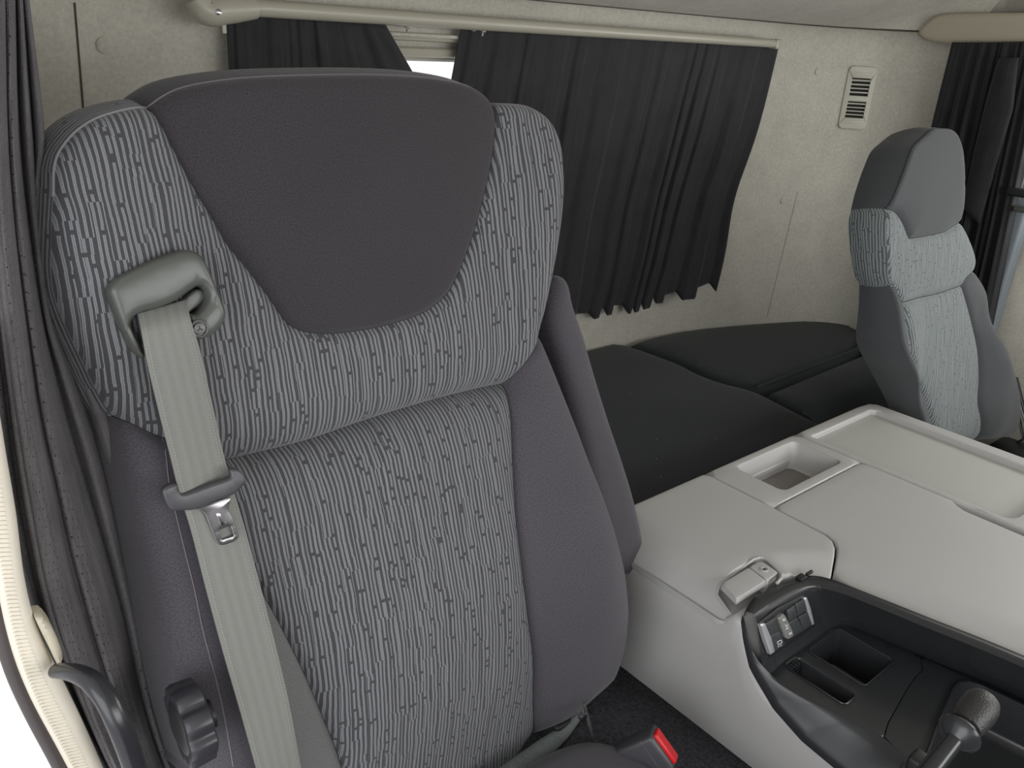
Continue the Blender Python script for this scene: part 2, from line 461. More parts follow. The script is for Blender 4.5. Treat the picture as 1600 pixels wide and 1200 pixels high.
M['switch'] = plain('grey_black_switch', srgb(56, 58, 60), .4)
M['switchg'] = plain('worn_grey_cover', srgb(112, 112, 108), .45)
M['chrome'] = plain('polished_metal', srgb(200, 200, 205), .18, metal=1, var=.02)
M['silver'] = plain('bright_silver_trim', srgb(205, 204, 208), .3, metal=.6, var=.02)
M['steel'] = plain('brushed_steel', srgb(150, 148, 150), .25, metal=.9, var=.04)
M['guide'] = plain('grey_green_guide_plastic', srgb(80, 82, 78), .33, spec=.5, var=.03, bump=.08, bscale=900, bdist=.0005)
M['belt'] = webbing_mat()
M['tongue'] = plain('black_tongue_plastic', srgb(66, 65, 69), .36, bump=.15, bscale=900, bdist=.0006)
M['knobm'] = plain('dark_knob_plastic', srgb(46, 45, 50), .33, bump=.1, bscale=900, bdist=.0005)
M['lever'] = plain('grained_lever_knob', srgb(50, 49, 49), .38, bump=.9, bscale=650, bdist=.0008)
M['handle'] = plain('glossy_black_grip', srgb(40, 40, 44), .25, bump=.08, bscale=300, bdist=.0006)
M['red'] = plain('red_release_button', srgb(205, 28, 36), .3, var=.02)
M['carpet'] = plain('black_speckled_carpet', srgb(84, 84, 89), 1, var=1.0, vscale=230, bump=1, bscale=600, spec=.1, bdist=.004)
M['cream'] = plain('cream_ribbed_weatherstrip', srgb(212, 205, 190), .75, var=.05, bump=.2)
M['seal'] = plain('brown_black_rubber_seal', srgb(66, 60, 59), .5)
M['pillar'] = plain('blue_grey_pillar_plastic', srgb(112, 120, 125), .45)
M['vent'] = plain('pale_vent_plastic', srgb(176, 174, 160), .5, var=.03)
M['white'] = plain('white_print', srgb(225, 225, 225), .5, var=0)
M['void'] = plain('dark_vent_interior', srgb(24, 23, 22), .9)
def glassmat():
    k = NT('window_glass'); g = k.N('ShaderNodeBsdfGlossy'); t = k.N('ShaderNodeBsdfTransparent'); m = k.N('ShaderNodeMixShader')
    g.inputs['Roughness'].default_value = .02; m.inputs[0].default_value = .05
    k.L(t.outputs[0], m.inputs[1]); k.L(g.outputs[0], m.inputs[2]); k.L(m.outputs[0], k.n['Material Output'].inputs[0]); return k.m
M['glass'] = glassmat()

# ================================================================== SETTING
# ---- rear and side walls: one felt shell whose plan bends round the rear corner
PLAN_B = [(0.139, 1.39), (0.40, 1.39), (0.70, 1.39), (1.05, 1.39), (1.40, 1.388), (1.70, 1.372), (1.925, 1.318), (2.063, 1.27), (2.18, 1.20), (2.245, 1.10), (2.27, 0.98)]
PLAN_T = [(0.139, 1.27), (0.40, 1.275), (0.70, 1.28), (1.05, 1.285), (1.42, 1.285), (1.74, 1.282), (1.98, 1.272), (2.12, 1.235), (2.21, 1.165), (2.25, 1.07), (2.27, 0.96)]
ZM, ZS = -0.74, 0.064
pb = catmull([np.array(p+(0,)) for p in PLAN_B], 0.05); pt = None
nb_ = len(pb)
def resample(pts, n):
    P = np.array(catmull([np.array(p+(0,)) for p in pts], 0.01)); s = np.r_[0, np.cumsum(np.linalg.norm(np.diff(P, axis=0), axis=1))]
    q = np.linspace(0, s[-1], n); return np.stack([np.interp(q, s, P[:, k]) for k in range(2)], 1)
nW = 90
WB, WT = resample(PLAN_B, nW), resample(PLAN_T, nW)
def wallp(i, z):
    t = min(max((z-ZM)/(ZS-ZM), 0), 1); p = WB[i]*(1-t)+WT[i]*t; return (p[0], p[1], z)
WX0, WX1, WZ0, WZ1 = 0.60, 1.66, -0.60, -0.035       # rear window opening
iw0 = int(np.argmin(abs(WT[:, 0]-WX0)+abs(WT[:, 1]-1.28))); iw1 = int(np.argmin(abs(WT[:, 0]-WX1)))
zs_ = [-1.30, -1.0, ZM, -0.67, WZ0, -0.5, -0.4, -0.3, -0.2, -0.1, WZ1, 0.0, ZS]
V = []; F = []
for z in zs_:
    for i in range(nW): V.append(wallp(i, z))
for j in range(len(zs_)-1):
    for i in range(nW-1):
        if iw0 <= i < iw1 and WZ0-1e-6 <= zs_[j] and zs_[j+1] <= WZ1+1e-6: continue
        F.append((j*nW+i, j*nW+i+1, (j+1)*nW+i+1, (j+1)*nW+i))
wall = obj('wall_rear', V, F, M['felt'], structure=True, sharp=60)
m = wall.modifiers.new('thick', 'SOLIDIFY'); m.thickness = 0.02; m.offset = -1
BVW = BVHTree.FromPolygons([Vector(v) for v in V], F)
def wallhit(px, py, off=0.0):
    d = Vector(ray(px, py)).normalized(); h = BVW.ray_cast(Vector((0, 0, 0)), d)
    if h[0] is None: return None, None
    n = h[1] if h[1].dot(d) < 0 else -h[1]
    return np.array(h[0]+n*off), np.array(n)
# side wall on the passenger side: rear part full height, sill below the door window in front
def quadstrip(name, pts_lo, pts_hi, mat, thick=.02, **k):
    n = len(pts_lo); V = list(pts_lo)+list(pts_hi); F = [(i, i+1, n+i+1, n+i) for i in range(n-1)]
    o = obj(name, V, F, mat, structure=True, **k); m_ = o.modifiers.new('thick', 'SOLIDIFY'); m_.thickness = thick; m_.offset = -1; return o
quadstrip('wall_right', [(2.27, .98, -1.30), (2.29, .70, -1.30), (2.30, .2, -1.30), (2.30, -.6, -1.30)],
          [(2.27, .98, -.30), (2.29, .70, -.30), (2.30, .2, -.34), (2.30, -.6, -.36)], M['felt'])
quadstrip('wall_left', [(0.139, 1.39, -1.3), (0.128, 1.12, -1.3)], [(0.139, 1.27, .064), (0.128, 1.12, .09)], M['felt'])
# ceiling: the felt panel that rises from the rear wall towards the front
cv = []; rows = [(0.0, 0.0), (.12, .03), (.30, .10), (.55, .22), (.85, .34), (1.3, .42), (2.28, .44)]
for (dy, dz) in rows:
    for i in range(nW):
        x, y = WT[i]; k = 1.28-y
        cv.append((x, max(-1.0, y-max(0, dy-k*.8)), ZS+dz*(1 if k < .2 else 1)))
cf = [(j*nW+i, j*nW+i+1, (j+1)*nW+i+1, (j+1)*nW+i) for j in range(len(rows)-1) for i in range(nW-1)]
ceil = obj('ceiling', cv, cf, M['felt'], structure=True, sharp=60)
V = [(-.04, -1.0, .12), (-.04, 1.12, .12), (-.04, 1.12, .58), (-.04, -1.0, .58)]
o_ = obj('wall_left_sky_blocker', V, [(0, 1, 2, 3)], M['felt'], structure=True); m = o_.modifiers.new('thick', 'SOLIDIFY'); m.thickness = .02  # unseen panel over the driver's door, added to block high sky light
V = [(-.04, -1.0, .20), (2.32, -1.0, .20), (2.32, -1.0, .58), (-.04, -1.0, .58)]
o_ = obj('wall_front_sky_blocker', V, [(0, 1, 2, 3)], M['felt'], structure=True); m = o_.modifiers.new('thick', 'SOLIDIFY'); m.thickness = .02  # unseen panel above the windshield, added to darken the upper walls
V = [(.03, .62, -.33), (.10, 1.12, -.33), (.10, 1.12, .2), (.03, .62, .2)]
o_ = obj('wall_left_door_light_blocker', V, [(0, 1, 2, 3)], M['felt'], structure=True)  # out-of-view sheet added to keep door light off the rear-left wall
V = [(-.04, -.95, -1.30), (2.32, -.95, -1.30), (2.32, -.95, -.50), (-.04, -.95, -.50), (2.32, -.62, -.44), (-.04, -.62, -.44), (2.32, -.55, -.60), (-.04, -.55, -.60), (2.32, -.60, -1.30), (-.04, -.60, -1.30)]
o_ = obj('wall_front_low_light_blocker', V, [(0, 1, 2, 3), (3, 2, 4, 5), (5, 4, 6, 7), (7, 6, 8, 9)], M['blackm'], structure=True)  # unseen dash shape added to block light from low in front
# strip above the side door up to the ceiling
quadstrip('wall_right_header', [(2.275, .98, .02), (2.29, .70, .03), (2.30, .2, .05), (2.30, -.6, .06)], [(2.275, .98, .20), (2.29, .70, .50), (2.30, .2, .55), (2.30, -.6, .55)], M['felt'])
# joints in the felt
def joint(name, pxs, r=.0016, mat=None):
    P = []
    for a, b in pxs:
        h, n_ = wallhit(a, b, .0002)
        if h is not None: P.append(h)
    if len(P) < 2: return
    V, F = tube(P, r, 8); obj(name, V, F, mat or M['felt_dark'], structure=True)
joint('trim_1', [(116+0.083*y, y) for y in range(4, 330, 18)], .0014)
joint('trim_2', [(1246-.2437*(y-300), y) for y in range(300, 500, 14)], .0005)
V, F = tube([(p[0], p[1]-.001, ZS) for p in WT], .0022, 8); obj('trim_3', V, F, M['felt_dark'], structure=True)

# floor: low by the seats, carpeted step beside the engine cover
fl = [(-.15, -1.30), (.60, -1.30), (.625, -.905), (.64, -.885), (.66, -.876), (.83, -.874), (.83, -1.30), (2.30, -1.30)]
V = []; F = []
for y in (-.9, 1.40):
    for x, z in fl: V.append((x if y < 1 or x > .2 else .17, y, z))
n = len(fl)
for i in range(n-1): F.append((i, i+1, n+i+1, n+i))
fo = obj('floor', V, F, M['carpet'], structure=True, sharp=60)
m = fo.modifiers.new('thick', 'SOLIDIFY'); m.thickness = 0.02; m.offset = -1

# rear window: reveal frame and pane
wy = lambda i, z: wallp(i, z)
xa, xb = WT[iw0][0], WT[iw1][0]
mb = MB()
fr_pts = [(WT[iw0][0], WZ0), (WT[iw1][0], WZ0), (WT[iw1][0], WZ1), (WT[iw0][0], WZ1)]
idx = [(iw0, WZ0), (iw1, WZ0), (iw1, WZ1), (iw0, WZ1)]
def wallx(x, z):
    i = int(np.argmin(abs(WT[:, 0]-x)+abs(WT[:, 1]-1.28)*.2)); return wallp(i, z)
loop = []
for (a, b) in ((0, 1), (1, 2), (2, 3), (3, 0)):
    p = wallp(*idx[a]); q = wallp(*idx[b]); loop.append((np.array(p), np.array(q)))
for p, q in loop:
    path = linear([p, q], .1); 
    if abs(p[2]-q[2]) < .01: path = [np.array(wallx(c[0], c[2])) for c in path]
    mb.add(*tube([c+np.array((0, -.002, 0)) for c in path], .009, 10)); mb.add(*tube([c+np.array((0, .03, -.004)) for c in path], .012, 10))
wf = obj('window_1', mb.v, mb.f, M['rail'], structure=True)
pane = slab([(xa-.005, WZ0-.005), (xb+.005, WZ0-.005), (xb+.005, WZ1+.005), (xa-.005, WZ1+.005)], ((0, 1.43, 0), (1, 0, 0), (0, .06, 1), (0, -1, 0)), 0, .004, step=.3, r=0)
obj('pane', pane[0], pane[1], M['glass'], wf, smooth=False)
# recessed lintel seen in the gap between the curtains
mb = MB(); mb.add(*rbox(((xa+xb)/2, 1.325, -.008), xb-xa, .11, .006, .002))
mb.add(*rbox(((xa+xb)/2, 1.372, -.022), xb-xa, .012, .030, .003))
obj('window_1_lintel', mb.v, mb.f, M['felt'], wf)

# plastic header over the passenger side window
pts = [np.array(p) for p in [(1.115, .066), (1.09, .078), (1.03, .098), (.98, .1), (.60, .125), (.1, .15), (.1, .07), (.60, .045), (.98, .030), (1.04, .0315), (1.09, .045)]]
hp = catmull([atx(a, b, 2.23)[1:] for a, b in [(1430, 51), (1440, 40), (1456, 26), (1472, 21), (1520, 20), (1600, 19)]], .02) + \
     [np.array((.30, .175)), np.array((.30, .09))] + catmull([atx(a, b, 2.23)[1:] for a, b in [(1600, 71), (1520, 70), (1480, 68), (1450, 64), (1437, 58)]], .02)
V, F = slab(hp, ((2.23, 0, 0), (0, 1, 0), (0, 0, 1), (-1, 0, 0)), 0, .04, step=.04, r=.012)
obj('trim_4', V, F, M['beige'], structure=True)
# blue-grey pillar beside the passenger door
pl = [atx(*q, 2.235)[1:] for q in [(1518, 470), (1580, 300), (1612, 300), (1545, 540), (1515, 620), (1490, 620)]]
yA, yB = .80, .735
V, F = rbox((2.235, .765, -.50), .05, .075, .62, .008)
pil = obj('trim_5', V, F, M['pillar'], structure=True)
mb = MB()
for yy in (.752, .778): mb.add(*rbox((2.207, yy, -.50), .006, .006, .60, .002))
obj('pillar_rib', mb.v, mb.f, M['pillar'], pil)
# moulding on the far left of the rear wall
mb = MB(); P = [wallhit(a, b, .004)[0] for a, b in [(36, 62), (44, 60), (49, 66), (50, 100), (56, 160), (62, 200)]]
mb.add(*tube(P, .004, 8, smooth=.02)); obj('trim_6', mb.v, mb.f, M['vent'], structure=True)

# ---- round plugs in the felt
for k, (a, b, lb) in enumerate([(164, 71, 'round felt-covered plug in the wall left of the curtain rail end'),
                                (1277, 112, 'small round plug in the rear wall left of the slotted vent'),
                                (1223, 313, 'small round plug in the rear wall low beside the vertical joint')]):
    h, n_ = wallhit(a, b, 0); V, F = lathe(h-n_*.002, n_, [(0, .0115), (.0035, .0115), (.005, .0095), (.0055, .004)] if k == 0 else [(0, .009), (.0035, .009), (.005, .0075), (.0055, .003)], 24)
    tag(obj('wall_plug', V, F, M['felt'] if k == 0 else M['vent']), lb, 'wall plug', 'round plugs in the felt wall')

# ---- wall vent
hc, hn = wallhit(1340, 153, 0)
hn = unit((hn[0], hn[1], 0)); ex = unit(np.cross((0, 0, 1), hn)); 
if ex@RT < 0: ex = -ex
ey = np.array((0, 0, 1.))
cpl = hn@hc + .004
vq = [at(a, b, hn, cpl) for a, b in [(1330, 102), (1374, 105), (1349, 203), (1306, 200)]]
vc = sum(vq)/4; ww = abs((vq[1]-vq[0])@ex); hh = abs((vq[0]-vq[3])@ey)
vt = thing('wall_vent', 'pale plastic slotted air vent on the rear corner wall above the bunk', 'vent', tuple(vc-ey*hh/2))
W2, H2 = ww/2, hh/2
def rr(w, h, r, n=5):
    out = []
    for cx, cy, a0 in ((w-r, h-r, 0), (-w+r, h-r, 90), (-w+r, -h+r, 180), (w-r, -h+r, 270)):
        for k in range(n+1): t = math.radians(a0+90*k/n); out.append(np.array((cx+r*math.cos(t), cy+r*math.sin(t))))
    return out
vfr = (vc, ex, ey, hn)
slots = []
yt = H2*.74
def slotrect(y0, y1): return [np.array(p) for p in ((-W2*.66, y0), (W2*.66, y0), (W2*.66, y1), (-W2*.66, y1))]
sl = [.60, .485, .36, .24, .115, -.135, -.245, -.36, -.475, -.59]
for s in sl: 
    thin = s in (.60, -.135); slots.append(slotrect(H2*(s-(.02 if thin else .042)), H2*(s+(.02 if thin else .042))))
V, F = slab(rr(W2, H2, .012), vfr, .006, .010, step=.02, r=.003, holes=slots); obj('grille', V, F, M['vent'], vt)
V, F = slab(rr(W2*.9, H2*.94, .01), vfr, -.0015, .001, step=.05, r=0); obj('backing', V, F, M['void'], vt)
mb = MB()
for s in (.80, .72, -.70, -.80):
    V, F = rbox(vc+ey*H2*s+hn*.0065, W2*1.3, .0018, .0015, .0004, 1, (ex, ey, hn)); obj('moulded_line', V, F, M['vent'], vt)

# ================================================================== DRIVER SEAT
A = math.radians(12.0); SA, CA = math.sin(A), math.cos(A)
class SeatFrame:
    def __init__(s, y0): s.P0 = np.array((0, y0, 0.)); s.U = np.array((1., 0, 0)); s.V = np.array((0, SA, CA)); s.N = np.array((0, -CA, SA))
    def w(s, u, v, n): return s.P0+s.U*u+s.V*v+s.N*n
    def px(s, a, b, H=None, off=0.0):
        h = off
        for _ in range(6):
            p = at(a, b, s.N, s.N@s.P0+h); q = p-s.P0; u, v = q@s.U, q@s.V
            if H is None: break
            h = float(H(np.array([u]), np.array([v]))[0])+off
        return np.array((u, v))
D = SeatFrame(.746)
def HB(u, v):
    """large forms of the driver's backrest: bolsters, lumbar swell, falling away at the bottom"""
    lo = sst(-v, .30, .55)
    rb = .040*lo*sst(u, .585, .67); lb = .040*lo*sst(-u, -.30, -.20)
    lum = .022*np.exp(-((v+.60)/.13)**2)
    bot = -.040*sst(-v, .70, .92)
    head = .012*np.exp(-((v+.12)/.10)**2)*np.exp(-((u-.42)/.2)**2)-.012*np.exp(-((v+.33)/.05)**2)*0
    wing = .022*(sst(u, .56, .68)+sst(-u, -.28, -.17))*(1-sst(-v, .35, .5))*sst(-v, .03, .2)
    return rb+lb+lum+bot+head+wing
q = lambda L, H=HB, off=0.0: [D.px(a, b, H, off) for a, b in L]
# seam lines on the face of the seat (each shared by the panels on both sides)
TOPL = q([(243, 163), (262, 148), (285, 136), (320, 127), (380, 119), (450, 115), (560, 113), (640, 115), (700, 121), (742, 131), (768, 145), (783, 158)])
HEADR = q([(783, 158), (785, 200), (777, 262), (762, 325), (742, 390), (715, 452), (700, 470)])
HEADB = q([(700, 470), (675, 488), (640, 502), (590, 515), (530, 523), (490, 521), (465, 512), (452, 500)])
HEADL = q([(452, 500), (425, 460), (390, 415), (362, 380), (340, 340), (318, 305), (290, 253), (265, 203), (243, 163)])
WINGR = q([(783, 158)])+q([(815, 168), (845, 188), (862, 222), (869, 270), (873, 330), (871, 400), (864, 465), (856, 520)], off=-.022)
WINGL = q([(243, 163), (220, 165), (181, 174), (150, 186), (122, 206), (99, 235)])+q([(88, 262)], off=-.006)+q([(82, 300)], off=-.018)+q([(78, 362), (84, 445), (101, 501), (124, 550), (149, 602), (168, 636), (186, 656)], off=-.026)
SEAMBR = [WINGR[-1]]+q([(842, 565), (820, 607)])
SEAML = [WINGL[-1]]+q([(215, 668), (250, 684), (285, 697), (330, 722), (362, 735)])
MID = q([(362, 735), (400, 727), (500, 700), (600, 665), (700, 634), (770, 616), (820, 607)])
CENR = q([(820, 607), (816, 670), (817, 740), (822, 820), (831, 900), (841, 980), (848, 1060), (853, 1172)])
CENL = q([(362, 735), (372, 790), (392, 865), (420, 930), (452, 990), (492, 1072), (540, 1190), (560, 1262)])
INL = q([(362, 735), (350, 760), (352, 800), (372, 880), (398, 980), (430, 1090), (468, 1215), (478, 1250)])
OUTR = [WINGR[-1]]+q([(866, 560), (884, 610), (907, 675), (938, 757), (963, 830), (977, 890), (982, 950), (974, 1010), (955, 1058)], off=-.026)+q([(920, 1102)], off=-.020)+q([(888, 1134)], off=-.020)+q([(853, 1172)])
OUTL = [WINGL[-1]]+q([(190, 700), (206, 770), (224, 850), (242, 930), (260, 1010), (285, 1110), (312, 1210)], off=-.024)+q([(322, 1250)])
BOTC = q([(853, 1172), (800, 1212), (740, 1240), (650, 1262), (560, 1262)])
BOTI = q([(560, 1262), (478, 1250)]); BOTL = q([(478, 1250), (322, 1250)])
st = .005
def cm(L, s=st): return catmull(L, s)
cTOP, cHR, cHB, cHL, cWR, cWL = map(cm, (TOPL, HEADR, HEADB, HEADL, WINGR, WINGL))
cSBR, cSL, cMID, cCR, cCL, cIN = map(cm, (SEAMBR, SEAML, MID, CENR, CENL, INL))
cOR, cOL, cBC, cBI, cBL = map(cm, (OUTR, OUTL, BOTC, BOTI, BOTL))
def join(*segs):
    out = []
    for s in segs:
        s = list(s)
        out += s[:-1]
    return out
rv = lambda s: list(s)[::-1]
OUTLINE = join(cTOP, cWR, cOR, cBC, cBI, cBL, rv(cOL), rv(cWL))
SEAMS = [cHR, cHB, cHL, cSBR, cSL, cMID, cCR, cCL]
def HF(u, v):
    """full face: large forms, padding sunk into the seams, rounded rim"""
    P = np.stack([u, v], 1); h = HB(u, v)
    ds = np.min([seg_dist(P, s, False) for s in SEAMS], axis=0)
    h = h-.0045*np.exp(-(ds/.0035)**2)-.009*np.exp(-ds/.020)
    dm = seg_dist(P, cMID, False); h = h-.024*np.exp(-dm/.019)
    dc = np.minimum(seg_dist(P, cCR, False), seg_dist(P, cCL, False)); h = h-.006*np.exp(-dc/.03)
    do = seg_dist(P, OUTLINE)
    R = .016+.036*sst(u, .50, .64)*sst(-v, .12, .3)+.022*sst(-u, -.30, -.2)*sst(-v, .12, .22)
    t = np.clip(1-do/R, 0, 1)
    return h-R*.85*(1-np.sqrt(np.maximum(0, 1-t**2.2)))
rotS = Matrix(((1, 0, 0), (0, SA, -CA), (0, CA, SA)))
def seat_panel(fr, HFn, parent, name, loop, mat, step=.009, label=None):
    loop = [np.array(p) for p in loop]
    if area2(loop) < 0: loop = loop[::-1]
    P, F = fill2d(loop, step, (.0018, .004, .0075, .012, .018))
    h = HFn(P[:, 0], P[:, 1])
    V = [fr.w(p[0], p[1], z) for p, z in zip(P, h)]
    return obj(name, V, F, mat, parent, uvs=P, sharp=80, label=label)
def gusset(fr, HFn, parent, name, line, mat, depth, bulge=.012, flip=1, n=9, cen=(.43, -.4), label=None, uvswap=True, pts_in=None):
    """side strip from the rim of the face to the back shell"""
    L = np.array(line); h = HFn(L[:, 0], L[:, 1]); T = np.gradient(L, axis=0); T /= np.linalg.norm(T, axis=1)[:, None]
    N = np.stack([T[:, 1], -T[:, 0]], 1)*flip
    s = np.r_[0, np.cumsum(np.linalg.norm(np.diff(L, axis=0), axis=1))]
    V = []; UV = []; F = []
    for i in range(len(L)):
        for j in range(n):
            t = j/(n-1); o_ = bulge*math.sin(math.pi*min(1, t*1.0)) if bulge else 0
            p = L[i]+N[i]*o_; V.append(fr.w(p[0], p[1], h[i]+(-depth-h[i])*t)); UV.append((t*(depth+h[i]), s[i]))
    for i in range(len(L)-1):
        for j in range(n-1): F.append((i*n+j, (i+1)*n+j, (i+1)*n+j+1, i*n+j+1))
    return fix_normals(obj(name, V, F, mat, parent, uvs=UV, sharp=80, label=label))
seat = thing('driver_seat', 'large near driver seat with dark headrest panel, ribbed grey fabric and plum-grey bolsters', 'seat', (.44, .66, -1.30), rot=rotS)
P_ = lambda *a, **k: seat_panel(D, HF, seat, *a, **k)
P_('headrest_panel', join(cTOP, cHR, cHB, cHL), M['dark'], label='plain charcoal headrest panel')
P_('shoulder_panel', join(rv(cHL), rv(cHB), rv(cHR), cWR, cSBR, rv(cMID), rv(cSL), rv(cWL)), M['pattern'], label='ribbed grey shoulder panel')
P_('centre_panel', join(cMID, cCR, cBC, rv(cCL)), M['pattern'], label='ribbed grey centre panel')
P_('right_bolster', join(rv(cSBR), cOR, rv(cCR)), M['bolster'])
P_('left_bolster', join(cSL, cIN, cBL, rv(cOL)), M['bolster'])
P_('inner_bolster', join(cCL, cBI, rv(cIN)), M['inner'], label='cross-ribbed dark grey strip beside the belt')
gd = .105
G_ = lambda *a, **k: gusset(D, HF, seat, *a, **k)
kk = int(len(cTOP)*.04)
G_('top_gusset', cTOP, M['dark'], gd, .013, -1, label='charcoal strip over the headrest')
G_('shoulder_gusset', cWR, M['pattern'], gd, .006, -1)
G_('shoulder_gusset', cWL, M['pattern'], gd, .012, 1, label='ribbed strip round the left shoulder')
G_('bolster_gusset', cOR, M['bolster'], gd, .004, -1)
G_('bolster_gusset', cOL, M['bolster'], gd, .012, 1)
G_('lower_gusset', join(cBC, cBI)+[cBI[-1]], M['skirt'], gd*.8, .004, -1)
# back shell
OB = OUTLINE[::3]
if area2(OB) < 0: OB = OB[::-1]
P, F = fill2d(OB, .04); V = [D.w(p[0], p[1], -gd-.012*min(1, d/.03)) for p, d in zip(P, seg_dist(P, OB))]
obj('back_shell', V, F, M['blackm'], seat)
# seam threads and piping
def piping(parent, fr, HFn, name, line, r, mat, off=0.0, ext=0.0):
    L = np.array(line); h = HFn(L[:, 0], L[:, 1])
    V, F = tube([fr.w(p[0], p[1], z+off) for p, z in zip(L, h)], r, 6); return obj(name, V, F, mat, parent)
piping(seat, D, HF, 'piping', cTOP, .0009, M['thread'], .0004)
piping(seat, D, HF, 'piping', cWL[:int(len(cWL)*.42)], .0014, M['pattern'], .0006)
piping(seat, D, HF, 'piping', cWR, .0010, M['thread'], .0004)
for s in (cHL, cHB, cHR, cMID, cSL, cSBR, cCR, cCL): piping(seat, D, HF, 'seam', s, .0008, M['seam'], -.0002)
# faint stitched line down the left bolster
fl_ = cm(q([(262, 690), (268, 760), (288, 850), (305, 920), (322, 1000), (345, 1090), (366, 1200)]), .01)
piping(seat, D, HF, 'stitch_line', fl_, .0006, M['thread'], .0000)

# cushion at the bottom edge of the view
def cushion_h(P, Dd): return .018*(1-np.exp(-Dd/.05))
cp = catmull([np.array(p) for p in [(.20, .55), (.40, .565), (.56, .562), (.635, .54), (.672, .48), (.677, .30), (.665, .10), (.60, .02), (.40, .0), (.22, .02), (.19, .10), (.18, .40)]], .02, True)
V, F = slab(cp, XY, -.822, .15, step=.02, r=.045, nr=6, hfun=cushion_h)
cu = obj('seat_cushion', V, F, M['cush'], seat, uvs=[(v[1], v[0]) for v in V], label='ribbed dark seat cushion')
V, F = rbox((.42, .30, -1.13), .36, .42, .34, .03); obj('seat_base', V, F, M['blackm'], seat)
mb = MB(); mb.add(*rbox((.645, .615, -.91), .03, .05, .10, .006))
obj('recliner_bracket', mb.v, mb.f, M['blackm'], seat)
p0 = atz(912, 1098, -.79); p1 = atz(929, 1163, -.86)
V, F = tube([p0, p1], .0022, 8, flat=1); obj('recliner_rod', V, F, M['guide'], seat, label='pale thin metal rod')
V, F = lathe(atz(909, 1118, -.80), (-.2, -1, .2), [(0, .006), (.004, .006), (.005, .003)], 16); obj('bolt', V, F, M['chrome'], seat)

sk = [D.px(a, b, None, -.03) for a, b in [(912, 1108), (885, 1140), (852, 1168), (814, 1198), (770, 1230)]]
V, F = tube([D.w(p[0], p[1], -.03) for p in sk], [.004, .009, .013, .015, .015], 14, smooth=.01)
obj('skirt_roll', V, F, M['skirt'], seat, uvs=[(v[0], v[2]) for v in V], label='pale grey-green fabric edge under the backrest')
# folded armrest behind the right bolster
ap = [(868, 445), (872, 434), (880, 431), (890, 434), (897, 446), (903, 475), (918, 520), (938, 590), (958, 655), (979, 718), (998, 782), (1010, 840), (1012, 865), (1005, 888), (986, 903), (950, 880), (915, 700), (880, 560), (866, 500)]
al = catmull([D.px(a, b, None, -.035) for a, b in ap], .008, True)
afr = (D.P0, D.U, D.V, D.N)
V, F = slab(al, afr, -.035, .065, step=.012, r=.018, nr=6)
arm = obj('armrest', V, F, M['bolster'], seat, uvs=[((Vector(v)-Vector(D.P0)).dot(Vector(D.U)), (Vector(v)-Vector(D.P0)).dot(Vector(D.V))) for v in V], label='folded-up plum-grey armrest')

# lumbar adjuster dial on the left side of the backrest
kc = atx(309, 1124, .158)
axk = unit((-1, .02, -.02))
lob = lambda t: 1-.13*abs(math.sin(4*t+.4))**5
V, F = lathe(kc, axk, [(-.006, .030), (-.004, .034), (.012, .035), (.016, .033), (.0165, .028), (.015, .025)], 96, shape=lob)
dial = obj('adjuster_dial', V, F, M['knobm'], seat, sharp=50, label='dark lobed adjuster dial')
V, F = lathe(kc+axk*.0148, axk, [(0, .024), (.0015, .022), (.002, .010)], 48); obj('dial_face', V, F, M['blackm'], dial)
V, F = lathe(kc-axk*.012, axk, [(0, .012), (.008, .012)], 24); obj('dial_shaft', V, F, M['blackm'], dial)

# ---- belt guide on the left shoulder
gp = [(170, 458), (172, 447), (182, 436), (205, 424), (245, 406), (282, 393), (300, 391), (316, 398), (326, 412), (338, 440), (350, 470), (356, 490), (352, 506), (338, 522), (318, 531), (306, 531), (296, 500), (298, 490), (309, 492), (320, 482), (328, 468), (325, 454), (315, 447), (303, 452), (290, 462), (272, 473), (250, 482), (228, 488), (214, 494), (208, 506), (213, 520), (222, 538), (228, 561), (218, 557), (207, 546), (194, 520), (180, 488)]
go = .034
gl = catmull([D.px(a, b, None, go) for a, b in gp], .003, True)
V, F = slab(gl, afr, go, .028, step=.006, r=.007, nr=5, hfun=lambda P, Dd: .002*(1-np.exp(-Dd/.02)))
guide = obj('belt_guide', V, F, M['guide'], seat, label='grey-green plastic shoulder belt guide')
lp = catmull([D.px(a, b, None, .022) for a, b in [(292, 500), (300, 488), (313, 478), (322, 466), (320, 456), (310, 452), (296, 462), (286, 474), (282, 490)]], .003, True)
V, F = slab(lp, afr, .020, .008, step=.006, r=.002); obj('guide_insert', V, F, M['guide'], guide)
V, F = slab(catmull([D.px(a, b, None, .012) for a, b in [(212, 497), (250, 476), (300, 455), (330, 445), (335, 480), (310, 515), (300, 540), (235, 545)]], .006, True), afr, .012, .02, step=.01, r=0)
obj('slot_floor', V, F, M['blackm'], guide)
sc = D.px(313, 514, None, go+.004); c0 = D.w(sc[0], sc[1], go-.001)
V, F = lathe(c0, D.N, [(0, .0078), (.0025, .0078), (.0032, .0072), (.0030, .0062), (.0012, .0060), (.0012, .0052), (.0034, .0046), (.0038, .002)], 32)
scr = obj('screw', V, F, M['guide'], guide)
mb = MB()
for k in range(3):
    t = math.radians(90+120*k); dx = D.U*math.cos(t)+D.V*math.sin(t); mb.add(*rbox(c0+dx*.0013+D.N*.0038, .0026, .0011, .0006, .0002, 1, (dx, np.cross(D.N, dx), D.N)))
obj('screw_slot', mb.v, mb.f, M['blackm'], scr)

